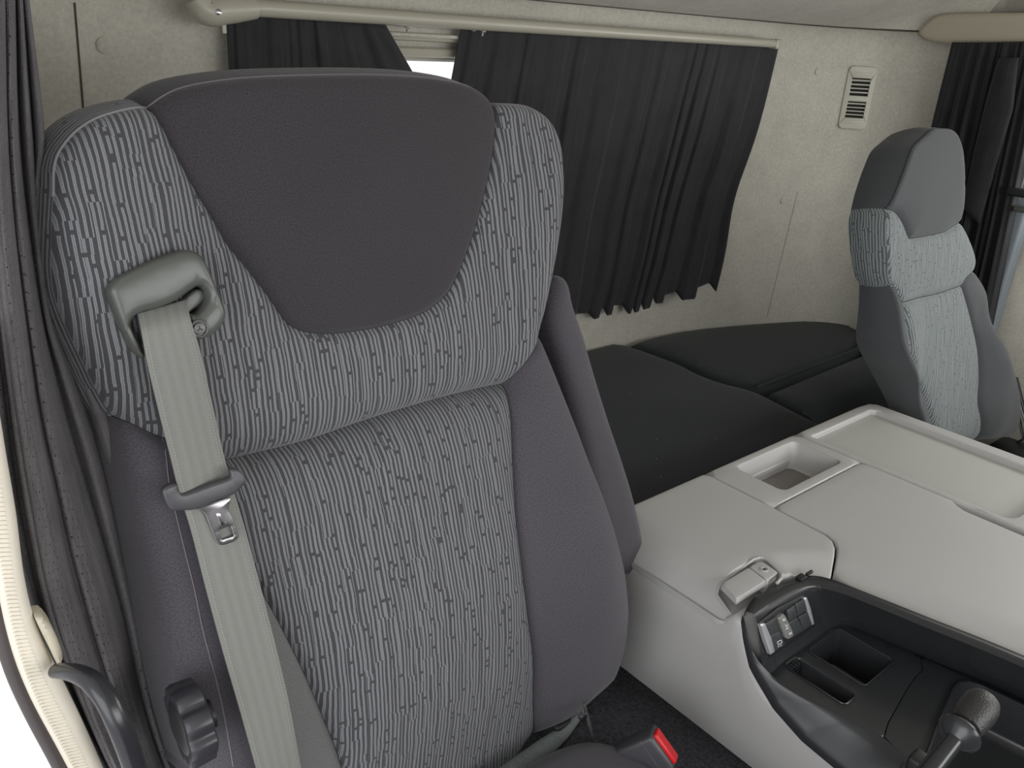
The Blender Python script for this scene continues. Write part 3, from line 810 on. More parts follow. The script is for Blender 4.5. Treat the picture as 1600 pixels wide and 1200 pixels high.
# ---- seat belt: webbing with its tongue
beltL = [(216, 490, .008), (221, 516, .022), (230, 566, .026), (250, 650, .020), (266, 712, .018), (279, 765, .018), (299, 830, .018), (322, 920, .018), (349, 1020, .018), (375, 1110, .020), (402, 1205, .022), (415, 1250, .024)]
beltR = [(291, 468, .010), (298, 500, .026), (312, 545, .026), (336, 650, .016), (350, 712, .016), (361, 752, .018), (384, 830, .018), (408, 920, .018), (431, 1010, .018), (452, 1100, .020), (471, 1205, .024), (480, 1250, .026)]
def HBc(u, v): return HB(u, v)
def beltpt(a, b, o_):
    p = D.px(a, b, HBc, o_); return D.w(p[0], p[1], float(HBc(np.array([p[0]]), np.array([p[1]]))[0])+o_)
bl = catmull([beltpt(*b) for b in beltL], 10); br = catmull([beltpt(*b) for b in beltR], 10)
def res3(P, n):
    P = np.array(P); s = np.r_[0, np.cumsum(np.linalg.norm(np.diff(P, axis=0), axis=1))]; q_ = np.linspace(0, s[-1], n)
    return np.stack([np.interp(q_, s, P[:, k]) for k in range(3)], 1), s[-1]
bl = catmull([beltpt(*b) for b in beltL], .01); br = catmull([beltpt(*b) for b in beltR], .01)
NB = 120; BL, l1 = res3(bl, NB); BR, l2 = res3(br, NB)
V = []; UV = []; F = []; nc = 9
for side in (0, 1):
    for i in range(NB):
        for j in range(nc):
            t = j/(nc-1); p = BL[i]*(1-t)+BR[i]*t-D.N*(.0016*side); 
            V.append(p+D.N*(.0008*math.sin(math.pi*t))); UV.append((t*.047, i/(NB-1)*l1))
K = NB*nc
for i in range(NB-1):
    for j in range(nc-1):
        a = i*nc+j; F.append((a, a+nc, a+nc+1, a+1)); F.append((K+a, K+a+1, K+a+nc+1, K+a+nc))
for i in range(NB-1):
    for j in (0, nc-1):
        a = i*nc+j; F.append((a, K+a, K+a+nc, a+nc) if j == 0 else (a, a+nc, K+a+nc, K+a))
belt = thing('seat_belt', 'grey-green belt webbing with black tongue lying over the left bolster of the driver seat', 'seat belt', tuple((BL[-1]+BR[-1])/2), rot=rotS)
fix_normals(obj('webbing', V, F, M['belt'], belt, uvs=UV, label='grey-green woven webbing'))
# tongue: frame defined by the belt at its place
def bof(a, b, o_=.024): 
    return D.px(a, b, HBc, o_)
hT = float(HBc(np.array([bof(320, 775)[0]]), np.array([bof(320, 775)[1]]))[0])+.024
TF = (D.P0, D.U, D.V, D.N)
tp = lambda L, o_=0.0: [D.px(a, b, None, hT+o_) for a, b in L]
bodyo = catmull(tp([(254, 768), (262, 760), (277, 757), (285, 772), (330, 757), (361, 746), (360, 735), (371, 733), (382, 742), (386, 754), (378, 762), (365, 774), (335, 786), (306, 797), (285, 799), (268, 798), (259, 786)]), .003, True)
V, F = slab(bodyo, TF, hT, .007, step=.006, r=.0032, nr=4); tg = obj('tongue', V, F, M['tongue'], belt, label='black plastic belt tongue')
po = catmull(tp([(308, 796), (320, 803), (328, 822), (338, 846), (344, 852), (352, 852), (368, 846), (374, 838), (366, 812), (358, 797), (360, 787), (363, 777)]), .002)+[tp([(363, 777)])[0]]
po = po[:-1]
ho = tp([(343, 829), (361, 822), (366, 838), (347, 844)]); ho = linear(ho, .002, True)
V, F = slab(po, TF, hT-.001, .0028, step=.004, r=.0009, nr=3, holes=[ho]); obj('tongue_plate', V, F, M['steel'], tg, label='bright metal latch plate')
V, F = slab(linear(tp([(338, 803), (344, 801), (352, 820), (346, 823)]), .003, True), TF, hT-.0004, .001, step=.01, r=.0004); obj('plate_stamp', V, F, M['chrome'], tg)

# ---- buckle beside the cushion
bk = thing('belt_buckle', 'dark seat belt buckle with red button beside the driver seat cushion', 'buckle', (.66, .46, -.875))
fc = atz(1039, 1166, -.795); ax1 = unit((.42, -.58, .70)); e1 = at(1058, 1182, ax1, ax1@fc)-at(1025, 1136, ax1, ax1@fc); e1 = unit(e1); e2 = np.cross(ax1, e1)
Lb = np.linalg.norm(at(1052, 1190, ax1, ax1@fc)-at(1024, 1134, ax1, ax1@fc)); Wb = np.linalg.norm(at(1047, 1160, ax1, ax1@fc)-at(1031, 1167, ax1, ax1@fc))
mb = MB(); mb.add(*rbox(fc-ax1*.030, .060, Lb*1.12, .030, .005, 4, (ax1, e1, e2))); mb.add(*rbox(fc-ax1*.075, .05, Lb*.8, .018, .004, 3, (ax1, e1, e2)))
bb = obj('body', mb.v, mb.f, M['tongue'], bk)
V, F = rbox(fc+ax1*.0012, .006, Lb*.95, .0165, .0022, 3, (ax1, e1, e2)); obj('release_button', V, F, M['red'], bk, label='red plastic release button')
V, F = rbox(fc-ax1*.016, .0006, Lb*1.125, .0302, .0002, 1, (ax1, e1, e2)); obj('joint_line', V, F, M['guide'], bk)
V, F = rbox((fc-ax1*.12)*np.array((1, 1, 0))+np.array((0, 0, -.87)), .03, .03, .03, .004); obj('stalk', V, F, M['blackm'], bk)

# ================================================================== PASSENGER SEAT
Q = SeatFrame(.68+.4*math.tan(A))
def HB2(u, v):
    lo = sst(-v, .38, .55)
    return .03*lo*(sst(u, 1.90, 2.02)+sst(-u, -1.66, -1.56))-.05*sst(-v, .74, .92)+.012*np.exp(-((v+.2)/.12)**2)
q2 = lambda L, off=0.0: [Q.px(a, b, HB2, off) for a, b in L]
def ckl(L, m_): return [np.array((max(p[0], m_-.12*max(0, min(1, (p[1]+.60)/.12))), p[1])) for p in L]
pTOP = cm(q2([(1442, 208), (1450, 203), (1461, 202), (1478, 204), (1491, 214), (1500, 236), (1504, 270), (1506, 310), (1505, 345)], -.014), .008)
pHL = cm(q2([(1397, 326), (1404, 302), (1412, 278), (1420, 255), (1430, 230)])+q2([(1442, 208)], -.014), .008)
pHB = cm(q2([(1505, 345)], -.014)+q2([(1497, 354), (1485, 362), (1460, 368), (1430, 373)]), .008)
pHC = cm(q2([(1430, 373), (1425, 362), (1419, 346), (1410, 332), (1397, 326)]), .008)
pWR = cm(q2([(1505, 345), (1514, 372), (1524, 400), (1525, 420)], -.014), .008)
pSR = cm(q2([(1525, 420)], -.014)+q2([(1517, 436), (1510, 447)]), .008)
pMID = cm(q2([(1420, 473), (1440, 467), (1475, 459), (1510, 447)]), .008)
pWL = cm(q2([(1397, 326), (1391, 350), (1390, 390), (1394, 430), (1402, 447)]), .008)
pSL = cm(q2([(1402, 447), (1409, 456), (1414, 465), (1420, 473)]), .008)
pCL = cm(ckl(q2([(1420, 473), (1424, 510), (1434, 560), (1448, 610), (1462, 655), (1470, 690)]), 1.615), .008)
pCR = cm(q2([(1510, 447), (1522, 490), (1534, 540), (1542, 590), (1546, 630), (1545, 660), (1537, 690)]), .008)
pOR = cm(q2([(1525, 420), (1540, 452), (1558, 500), (1573, 545), (1586, 590), (1593, 630), (1592, 655), (1580, 678)], -.014)+q2([(1537, 690)]), .008)
pOL = cm(ckl(q2([(1402, 447), (1408, 490), (1416, 540), (1428, 590), (1442, 640), (1455, 690)]), 1.594), .008)
pBC = cm(q2([(1537, 690), (1505, 700)])+[pCL[-1]], .008); pBL = cm([pCL[-1], pOL[-1]], .008)
OUT2 = join(pTOP, pWR, pOR, pBC, pBL, rv(pOL), rv(pWL), pHL)
SE2 = [pHB, pHC, pSR, pMID, pSL, pCL, pCR]
def HF2(u, v):
    P = np.stack([u, v], 1); h = HB2(u, v); ds = np.min([seg_dist(P, s, False) for s in SE2], axis=0)
    h = h-.004*np.exp(-(ds/.005)**2)-.009*np.exp(-ds/.022)
    do = seg_dist(P, OUT2); R = .006+.030*sst(u, 1.72, 1.80); t = np.clip(1-do/R, 0, 1); return h-R*.7*(1-np.sqrt(np.maximum(0, 1-t*t)))
ps = thing('passenger_seat', 'narrow far passenger seat with tall rounded dark headrest behind the grey console', 'seat', (1.83, .62, -1.30), rot=rotS)
R_ = lambda *a, **k: seat_panel(Q, HF2, ps, *a, step=.014, **k)
R_('headrest_panel', join(pTOP, pHB, pHC, pHL), M['dark2'])
R_('shoulder_panel', join(rv(pHC), rv(pHB), pWR, pSR, rv(pMID), rv(pSL), rv(pWL)), M['pattern2'], label='pale ribbed shoulder panel')
R_('centre_panel', join(pMID, pCR, pBC, rv(pCL)), M['pattern2'], label='pale ribbed centre panel')
R_('right_bolster', join(rv(pSR), pOR, rv(pCR)), M['dark2'])
R_('left_bolster', join(pSL, pCL, pBL, rv(pOL)), M['dark2'])
def gus2(name, line, mat, flip, **k): return gusset(Q, HF2, ps, name, line, mat, .072, .006, flip, **k)
gus2('headrest_gusset', pTOP, M['dark2'], -1); gus2('headrest_gusset', pHL, M['dark2'], -1)
gus2('shoulder_gusset', pWR, M['pattern2'], -1); gus2('shoulder_gusset', pWL, M['pattern2'], 1)
gus2('bolster_gusset', pOR, M['dark2'], -1); gus2('bolster_gusset', pOL, M['dark2'], 1)
OB = OUT2[::3]
if area2(OB) < 0: OB = OB[::-1]
P, F = fill2d(OB, .05); obj('back_shell', [Q.w(p[0], p[1], -.072) for p in P], F, M['blackm'], ps)
for s in SE2+[pHL, pTOP]: piping(ps, Q, HF2, 'seam', s, .0012, M['seam'], -.0002)
# skirt, cushion and base of the passenger seat
V, F = slab(catmull([np.array(p) for p in [(1.60, .60), (1.85, .61), (2.06, .60), (2.10, .54), (2.09, .10), (1.85, .06), (1.61, .10)]], .03, True), XY, -.86, .14, step=.03, r=.05, nr=5)
obj('seat_cushion', V, F, M['skirt'], ps, uvs=[(v[0], v[1]) for v in V])
V, F = rbox((1.85, .34, -1.15), .34, .40, .30, .03); obj('seat_base', V, F, M['blackm'], ps)
# black straps and buckle parts between the passenger seat and the wall
bs = thing('strap_bundle', 'black belt straps and buckle hardware at floor right of the passenger seat', 'seat belt', (2.20, .60, -1.3))
mb = MB()
for pts_ in ([(1588, 590), (1597, 625), (1606, 660)], [(1583, 600), (1590, 640), (1600, 690)], [(1570, 690), (1585, 700), (1610, 705)], [(1578, 705), (1592, 690), (1612, 680)]):
    mb.add(*tube([atx(a, b, 2.20) for a, b in pts_], .007, 8, smooth=.01, flat=.4))
obj('strap', mb.v, mb.f, M['blackm'], bs)
mb = MB(); mb.add(*tube([atx(a, b, 2.195) for a, b in [(1590, 612), (1596, 640), (1603, 662)]], .003, 8)); obj('cable', mb.v, mb.f, M['chrome'], bs)
mb = MB(); mb.add(*rbox((2.18, .56, -1.08), .10, .16, .42, .02)); obj('retractor', mb.v, mb.f, M['blackm'], bs)

# ================================================================== BUNK
V, F = slab(linear([np.array(p) for p in [(.21, .74), (2.20, .74), (2.20, 1.02), (2.10, 1.14), (1.98, 1.22), (1.82, 1.29), (1.6, 1.34), (.21, 1.34)]], .1, True), XY, -.848, .45, step=.2, r=.01)
tag(obj('bunk_box', V, F, M['blackm']), 'dark box carrying the black bunk cushions behind the console', 'bunk')
zt = -.722
mz = lambda L: [atz(a, b, zt)[:2] for a, b in L]
def mattress(loop, label, hf=None, r=.022, z=zt):
    def h(P, Dd): return .012*(1-np.exp(-Dd/.06)) + (hf(P) if hf is not None else 0)
    V, F = slab([np.array(p) for p in loop], XY, z-.006, .118, step=.02, r=r, nr=6, hfun=h)
    return tag(obj('bunk_cushion', V, F, M['mattress']), label, 'cushion', 'black bunk mattress cushions')
seamAB = mz([(975, 533), (1020, 548), (1070, 567), (1095, 580), (1130, 593), (1182, 607), (1230, 630), (1291, 660)])
seamAB2 = [p+np.array((.006, 0)) for p in seamAB]
Apoly = catmull(seamAB, .02)[::1]+[np.array((1.555, .712))]+linear([np.array((1.55, .712)), np.array((.24, .712))], .03)+linear([np.array((.20, .74)), np.array((.20, 1.36))], .03)+linear([np.array((.23, 1.375)), seamAB[0]+np.array((-.03, .02))], .03)
mattress(Apoly, 'large black bunk cushion nearest the driver seat and console')
rear = mz([(983, 533), (1010, 524), (1060, 513), (1130, 505), (1197, 500), (1270, 496), (1310, 498), (1342, 505)])
rear = [p+np.array((0, -.004)) for p in rear]
edgeC = [np.array((2.19, 1.02)), mz([(1341, 546)])[0], mz([(1184, 607)])[0]]
Bpoly = catmull(rear, .02)+linear([np.array((2.255, 1.06)), edgeC[0]], .02)[1:]+linear(edgeC, .03)[1:]+[p+np.array((.004, 0)) for p in catmull(seamAB[:6], .02)[::-1]][1:]
mB = mattress(Bpoly, 'wedge-shaped black bunk cushion against the rear corner wall')
Cpoly = linear([mz([(1190, 611)])[0]+np.array((0, -.004)), mz([(1344, 549)])[0]+np.array((0, -.003)), np.array((2.19, 1.01))], .03)+linear([np.array((2.21, .98)), np.array((2.21, .88))], .03)+linear([np.array((2.19, .84)), np.array((1.60, .84))], .03)+linear([np.array((1.58, .80)), np.array((1.56, .715))], .03)+[p+np.array((.005, 0)) for p in catmull(seamAB[5:], .02)[::-1]]
mattress(Cpoly, 'small black bunk cushion between the console corner and passenger seat')

V, F = tube([np.array((p[0], p[1]+.004, zt+.001)) for p in edgeC], .0035, 8); obj('piping', V, F, M['mattress'], mB)

# ================================================================== CONSOLE
cs = thing('centre_console', 'large warm grey plastic console over the engine between the two seats', 'console', (1.2, .30, -1.30))
zc = -.65
def plate(name, poly, h=zc, depth=.03, r=.003, mat=None, holes=(), parent=cs, step=.03, smoothp=None, **k):
    poly = catmull([np.array(p, float) for p in poly], smoothp, True) if smoothp else linear([np.array(p, float) for p in poly], .02, True)
    V, F = slab(poly, XY, h, depth, step=step, r=r, holes=[linear([np.array(p, float) for p in hh_], .015, True) for hh_ in holes], **k)
    return obj(name, V, F, mat or M['console'], parent)
def rrect(x0, x1, y0, y1, r=.008, n=4):
    return [p+np.array(((x0+x1)/2, (y0+y1)/2)) for p in rr((x1-x0)/2, (y1-y0)/2, r, n)]
YB = .706
g_ = .0011
# panel beside the driver (A): has the latch recess cut out at its front
lat = [np.array(p) for p in (atz(1126, 903, zc)[:2], atz(1186, 880, zc)[:2], atz(1214, 897, zc)[:2])]
RIML = linear([np.array(p) for p in [(.905, .462), (.936, .450), (.953, .437), (.969, .428), (.974, .395), (.990, .303), (1.012, .197), (1.04, .0), (1.06, -.6)]], .03)
def hA(P, Dd):
    # falls gently towards the driver's side and to the front
    e = np.clip((.865-P[:, 0])/.066, 0, 1)
    return -.040*e**2-.011*np.clip(1-seg_dist(P, RIML, False)/.046, 0, 1)*sst(P[:, 0], .915, .935)
frontA = [(.797, .482), (.806, .463), (.826, .466), (.842, .470), (.866, .464), (.885, .470), (.905, .462), (.936, .450), (.953, .437), (.969, .428)]
sideC = [(1.010, .446), (1.028, .456), (1.041, .468), (1.046, .480)]
Ap = [(.800, YB-.006), (.806, YB)]+[(1.0495-g_, YB)]+[(1.0495-g_, .575)]+[(1.047-g_, .484)]+[(x-g_, y+g_) for x, y in sideC[::-1][1:]]+[(.972, .4285)]+frontA[::-1]+[(.798, .52), (.7985, .60)]
LATX0, LATX1, LATY0, LATY1 = .838, .918, .475, .520
hole_lat = [(LATX0, LATY0), (LATX1, LATY0), (LATX1, LATY1), (LATX0, LATY1)]
pa = linear([np.array(p) for p in Ap], .012, True)
lq = [atz(1120, 905, zc)[:2], atz(1184, 873, zc)[:2], atz(1222, 893, zc)[:2], atz(1216, 905, zc)[:2], atz(1158, 940, zc)[:2]]
lq = [atz(a, b, zc)[:2] for a, b in [(1153, 938), (1124, 911), (1124, 906), (1128, 902), (1177, 874), (1187, 871), (1194, 872), (1201, 876), (1221, 896), (1221, 903), (1214, 911)]]
lh = linear(lq, .004, True)
V, F = slab(pa, XY, zc, .035, step=.012, r=.0028, hfun=hA, holes=[lh[::-1]])
pA = obj('driver_side_panel', V, F, M['console'], cs)
# raised lip round the latch recess
V, F = tube([np.array((p[0], p[1], zc-.0002-.040*max(0, (.865-p[0])/.066)**2)) for p in lq], .0022, 8); obj('latch_lip', V, F, M['console'], cs)
V, F = slab([np.array(p) for p in linear(lq, .01, True)], XY, zc-.026, .01, step=.02, r=0); obj('latch_well', V, F, M['console'], cs)
# latch handle and lock button
lz = zc+.001
lt = linear([atz(a, b, lz)[:2] for a, b in [(1128, 911), (1170, 886), (1197, 907), (1152, 935)]], .006, True)
V, F = slab(lt, XY, lz, .010, step=.01, r=.0012); la = obj('latch_handle', V, F, M['console'], cs)
lt2 = linear([atz(a, b, lz)[:2] for a, b in [(1171, 885), (1184, 878), (1192, 877), (1216, 894), (1199, 906)]], .006, True)
V, F = slab(lt2, XY, lz, .024, step=.01, r=.0012); lb2 = obj('lock_block', V, F, M['console'], la)
lc = atz(1194, 890, lz); V, F = lathe(lc+np.array((0, 0, -.001)), (0, 0, 1), [(0, .0055), (.0022, .0055), (.0026, .0045), (.0012, .0042), (.0012, .001)], 24)
obj('lock_ring', V, F, M['console'], la)
V, F = rbox(lc+np.array((0, 0, .0004)), .0068, .0022, .0012, .0003, 1); obj('key_slot', V, F, M['blackm'], la)
# bin panel (B)
bin_h = rrect(1.108, 1.286, .596, .690, .012)
plate('bin_surround', [(1.0495+g_, .575+g_), (1.314-g_, .575+g_), (1.314-g_, YB), (1.0495+g_, YB)], holes=[bin_h[::-1]], depth=.02, step=.03)
V = []; F = []
prof = [(0, 0), (.002, -.003), (.006, -.025), (.009, -.042), (.014, -.046)]
bc = np.array((1.197, .643)); hw, hd = .089, .047
for (ins_, dz) in prof:
    for p in rr(hw-ins_, hd-ins_*.55, .012, 5): V.append((bc[0]+p[0], bc[1]+p[1], zc-.001+dz))
n = len(rr(1, 1, .1, 5))
for j in range(len(prof)-1):
    for k in range(n): k2 = (k+1) % n; F.append((j*n+k, j*n+k2, (j+1)*n+k2, (j+1)*n+k))
obj('bin', V, F, M['console'], cs)
P, F2 = fill2d([p+bc for p in rr(hw-.0138, hd-.0075, .012, 5)], .03); obj('bin_mat', [(p[0], p[1], zc-.0468) for p in P], F2, plain('dark_grey_bin_mat', srgb(126, 121, 120), .6), cs, label='darker grey mat in the bin')
# engine lid (C)
Cp = [(1.0495+g_, .575-g_), (1.314-g_, .575-g_), (1.3145-g_, .418), (1.303, .405), (1.297, .390), (1.297, -.60), (1.06, -.60), (1.035, .05), (1.012, .197), (.990, .303), (.974, .395), (.973, .4265)]+[(x+g_, y-g_) for x, y in sideC]+[(1.048+g_, .484)]
def hC(P, Dd):
    e = np.clip(1-(P[:, 0]-(1.012-(P[:, 1]-.197)*.15))/.05, 0, 1)
    return -.011*np.clip(1-seg_dist(P, RIML, False)/.046, 0, 1)
V, F = slab(linear([np.array(p) for p in Cp], .012, True), XY, zc, .03, step=.015, r=.003, hfun=hC); obj('engine_lid', V, F, M['console'], cs)
# tray (D) with raised rim
plate('tray_rim', [(1.314+g_, YB)]+[(1.53, YB), (1.572, YB-.004), (1.584, YB-.018)]+[(1.585, .40), (1.585, -.60), (1.3165, -.60), (1.3160, .380), (1.314+g_, .418)], holes=[[(1.331, .33), (1.333, .682), (1.35, .686), (1.545, .682), (1.553, .674), (1.545, -.55), (1.36, -.55), (1.350, .10), (1.346, .326)][::-1]] if False else [[(1.331, .345), (1.331, .682), (1.545, .682), (1.553, .674), (1.547, .335), (1.352, .333), (1.340, .338), (1.333, .350)][::-1]], depth=.025, r=.004)
P, F2 = fill2d([np.array(p) for p in linear([np.array(q_) for q_ in [(1.325, -.12), (1.325, .69), (1.56, .69), (1.56, -.12)]], .05, True)], .04)
obj('tray_floor', [(p[0], p[1], zc-.011) for p in P], F2, M['console_mat'], cs, label='grained tray floor')
V, F = slab(linear([np.array(p) for p in [(1.336, .40), (1.358, .36), (1.358, .315), (1.336, .29)]], .02, True)[::1], XY, zc-.0095, .001, step=.02, r=0)
# black strip standing in for the shade in the gap beside the lid
V, F = rbox((1.307, .08, zc-.022), .022, .66, .01, .001); obj('gap_shadow_channel', V, F, M['blackm'], cs)
# left side wall of the console, top edge dipping where the black tray starts
top_edge = [(YB-.004, -.693), (.62, -.690), (.55, -.689), (.50, -.689), (.482, -.687), (.462, -.667), (.452, -.668), (.446, -.685), (.432, -.712), (.415, -.738), (.39, -.755), (.35, -.766), (.30, -.772), (.20, -.778), (.0, -.78), (-.5, -.78)]
te = catmull([np.array(p) for p in top_edge], .015)
V = []; F = []
for (y, z) in te:
    out = 0.0
    V += [(.803, y, -1.30), (.803, y, -.874), (.800, y, z-.05), (.7995, y, z-.012), (.8015, y, z-.004), (.8065, y, z), (.86, y, z-.0005)]
n = 7
for i in range(len(te)-1):
    for j in range(n-1): F.append((i*n+j, (i+1)*n+j, (i+1)*n+j+1, i*n+j+1))
fix_normals(obj('side_panel', V, F, M['console'], cs, sharp=70))
# rear and passenger-side faces
mb = MB(); mb.add(*rbox((1.19, YB-.012, -.98), .77, .02, .60, .004)); mb.add(*rbox((1.573, .05, -.98), .02, 1.31, .60, .004))
obj('rear_and_far_side', mb.v, mb.f, M['console'], cs)

# ---- black storage tray let into the console
tr = thing('storage_tray', 'glossy black moulded storage tray with switches set into the grey console', 'storage tray', (.90, .25, -.80))
zr = -.652; zf = -.73
# rim: strip along the back and right, walls down to the floor
rim_out = [(.800, .449), (.830, .461), (.845, .461), (.905, .453), (.932, .447), (.951, .432), (.962, .40), (.985, .303), (1.009, .197), (1.04, .0), (1.05, -.3)]
rim_in = [(.806, .436), (.830, .437), (.845, .437), (.900, .434), (.922, .428), (.934, .413), (.946, .385), (.966, .295), (.988, .195), (1.015, .0), (1.025, -.3)]
flo = [(.804, .407), (.830, .409), (.845, .410), (.930, .410), (.965, .408), (.983, .392), (.992, .365), (1.015, .27), (1.033, .19), (1.05, .0), (1.06, -.3)]
def resamp2(L, n):
    P = np.array(catmull([np.array(p, float) for p in L], .005)); s = np.r_[0, np.cumsum(np.linalg.norm(np.diff(P, axis=0), axis=1))]
    return P, s
def paramline(L, n=140):
    P = np.array(L, float); t = np.arange(len(L)); tt = np.linspace(0, len(L)-1, n)
    Q_ = catmull([np.array((*p, i*.0)) for i, p in enumerate(L)], 10)
    # per-segment smooth interpolation keeps the three lines in step
    out = []
    for x in tt:
        i = min(int(x), len(L)-2); f = x-i
        p0 = P[max(i-1, 0)]; p1 = P[i]; p2 = P[i+1]; p3 = P[min(i+2, len(L)-1)]
        m1 = (p2-p0)/2; m2 = (p3-p1)/2; f2 = f*f; f3 = f2*f
        out.append((2*f3-3*f2+1)*p1+(f3-2*f2+f)*m1+(-2*f3+3*f2)*p2+(f3-f2)*m2)
    return out
LO, LI, LF = paramline(rim_out), paramline(rim_in), paramline(flo)
V = []; F = []
def lerp(a, b, t): return a*(1-t)+b*t
npx = 11
for o_, i_, f_ in zip(LO, LI, LF):
    pr = [(o_, zr-.03), (o_, zr-.003), (lerp(o_, i_, .12), zr), (lerp(o_, i_, .80), zr-.001), (i_, zr-.004), (lerp(i_, f_, .12), zr-.012), (lerp(i_, f_, .5), lerp(zr-.012, zf+.006, .52)), (lerp(i_, f_, .88), zf+.008), (lerp(i_, f_, 1.0), zf+.002), (lerp(i_, f_, 1.08), zf), (lerp(i_, f_, 1.10), zf-.01)]
    V += [(p[0], p[1], z) for p, z in pr]
for i in range(len(LO)-1):
    for j in range(npx-1): F.append((i*npx+j, (i+1)*npx+j, (i+1)*npx+j+1, i*npx+j+1))
rim = fix_normals(obj('rim', V, F, M['black'], tr, sharp=80))
# left end of the rim, running down beside the side panel
# box top with two pockets and the side falling to the driver
bigp = rrect(.894, .970, .321, .401, .006); smallp = rrect(.842, .871, .319, .404, .007)
boxo = [(.803, .4085), (.96, .4085), (.984, .398), (.994, .375), (1.010, .305), (.985, .290), (.965, .290), (.930, .285), (.86, .272), (.834, .264), (.827, .295), (.819, .33), (.811, .37)]
V, F = slab(linear([np.array(p) for p in boxo], .008, True), XY, zf, .012, step=.012, r=.0008, holes=[linear(bigp[::-1], .006, True), linear(smallp[::-1], .006, True)])
bt = obj('pocket_deck', V, F, M['black'], tr)
def pocket(name, rect, depth, parent=tr):
    V = []; F = []; n = len(rect); c = sum(rect)/n
    for (k, dz) in ((1.045, .0006), (1.02, .0016), (.985, .0006), (.965, -.004), (.90, -depth), (.85, -depth-.002)):
        for p in rect: V.append((*(c+(p-c)*k), zf+dz))
    for j in range(5):
        for i in range(n): i2 = (i+1) % n; F.append((j*n+i, j*n+i2, (j+1)*n+i2, (j+1)*n+i))
    F.append(tuple(5*n+i for i in range(n)))
    return fix_normals(obj(name, V, F, M['black'], parent))
pocket('large_pocket', bigp, .055); sp_ = pocket('coin_slot', smallp, .05)
mb = MB()
for k in range(4): mb.add(*rbox((.846+.0055*k, .397, zf-.010), .0016, .008, .022, .0005, 1))
obj('slot_rib', mb.v, mb.f, M['black'], tr)
# flank falling from the deck to the console side
dk = [(.803, .4085), (.811, .37), (.819, .33), (.827, .295), (.832, .262), (.822, .225), (.812, .18), (.810, -.3)]
ou = [(.8015, .452), (.8005, .43), (.7995, .385), (.7985, .34), (.7985, .29), (.7985, .24), (.7985, .18), (.7985, -.3)]
oz = [-.665, -.715, -.752, -.768, -.774, -.778, -.779, -.779]
a_, b_ = paramline(dk, 90), paramline(ou, 90); zo = np.interp(np.linspace(0, 7, 90), range(8), oz)
V = []; F = []
for p, r_, z in zip(a_, b_, zo):
    for t, k in ((0, 0), (.15, .04), (.4, .25), (.7, .62), (.9, .92), (1.0, 1.0)):
        w_ = lerp(p, r_, t); V.append((w_[0], w_[1], lerp(zf, z+.004, k)))
    V.append((r_[0], r_[1], z-.01))
for i in range(89):
    for j in range(6): F.append((i*7+j, (i+1)*7+j, (i+1)*7+j+1, i*7+j+1))
fix_normals(obj('flank', V, F, M['black'], tr, sharp=80))
# switch plate details: a frame in the rear wall of the tray
pT, pB = np.array((0, .434, zr-.006)), np.array((0, .4095, zf+.004))
wv = unit(pT-pB); wn_ = np.cross((1, 0, 0), wv); wn_ = wn_ if wn_[1] < 0 else -wn_
swc = wn_@pB + .0015
def sw(a, b, o_=0.0): return at(a, b, wn_, swc+o_)
def swq(name, pxs, h, d, mat, r=.001, parent=None, label=None):
    L = [sw(a, b, h) for a, b in pxs]; o0 = np.array((0, 0, 0.)); base = wn_*(wn_@pB+.0015)
    P2 = [np.array((p[0], p@wv)) for p in L]
    fr_ = (base*1.0, np.array((1, 0, 0.)), wv, wn_)
    V, F = slab(linear([np.array((p[0], (p-base)@wv)) for p in L], .003, True), fr_, h, d, step=.006, r=r, nr=2)
    return obj(name, V, F, mat, parent or tr, label=label)
swp = swq('switch_bank', [(1187, 972), (1215, 950), (1258, 928), (1274, 978), (1240, 1003), (1204, 1027)], .0, .004, M['blackm'], .001)
s1_ = swq('switch_rocker', [(1196, 975), (1212, 964), (1219, 986), (1205, 993)], .004, .006, M['switch'], .0006, swp)
swq('switch_rocker', [(1205, 993), (1219, 986), (1227, 1007), (1211, 1018)], .005, .007, M['switch'], .0006, swp)
swq('switch_trim', [(1189, 976), (1196, 974), (1206, 997), (1212, 1018), (1205, 1023), (1198, 1005)], .0045, .006, M['silver'], .0012, swp, 'silver switch edge')
swq('switch_cover', [(1216, 966), (1224, 959), (1228, 962), (1241, 990), (1240, 995), (1232, 999), (1228, 997)], .006, .006, M['switchg'], .0015, swp, 'worn grey blank cover')
for L in ([(1230, 954), (1242, 945), (1246, 963), (1233, 972)], [(1233, 973), (1246, 964), (1256, 985), (1241, 994)], [(1243, 944), (1257, 936), (1262, 953), (1247, 963)], [(1248, 964), (1262, 955), (1270, 976), (1256, 985)]):
    swq('switch_rocker', L, .004, .006, M['switch'], .0006, swp)
swq('switch_trim', [(1257, 935), (1261, 933), (1267, 950), (1273, 975), (1270, 977), (1263, 957)], .0048, .006, M['silver'], .001, swp, 'silver switch edge')
# printed marks on the rockers
mb = MB()
def sline(p, q_, h=.0054, w_=.0004):
    a, b = sw(*p, h), sw(*q_, h); mb.add(*tube([a, b], w_, 5))
for p, q_ in (((1214.5, 1003), (1220.5, 1000)), ((1220.5, 1000), (1222, 1004)), ((1222, 1004), (1216, 1007)), ((1216, 1007), (1214.5, 1003)), ((1215.5, 1009), (1216.5, 1011)), ((1218, 1008), (1219, 1010)), ((1220.5, 1007), (1221.5, 1009))): sline(p, q_)
obj('lamp_symbol', mb.v, mb.f, M['white'], swp)
mb = MB()
for p, q_ in (((1223, 968), (1226, 966.5)), ((1223.5, 970), (1227, 968.5)), ((1227, 976), (1229, 980)), ((1231, 976), (1229, 979)), ((1233, 990), (1236.5, 988)), ((1233.6, 991.5), (1237, 989.5)), ((1228, 983), (1232, 981))): sline(p, q_, .0064, .0005)
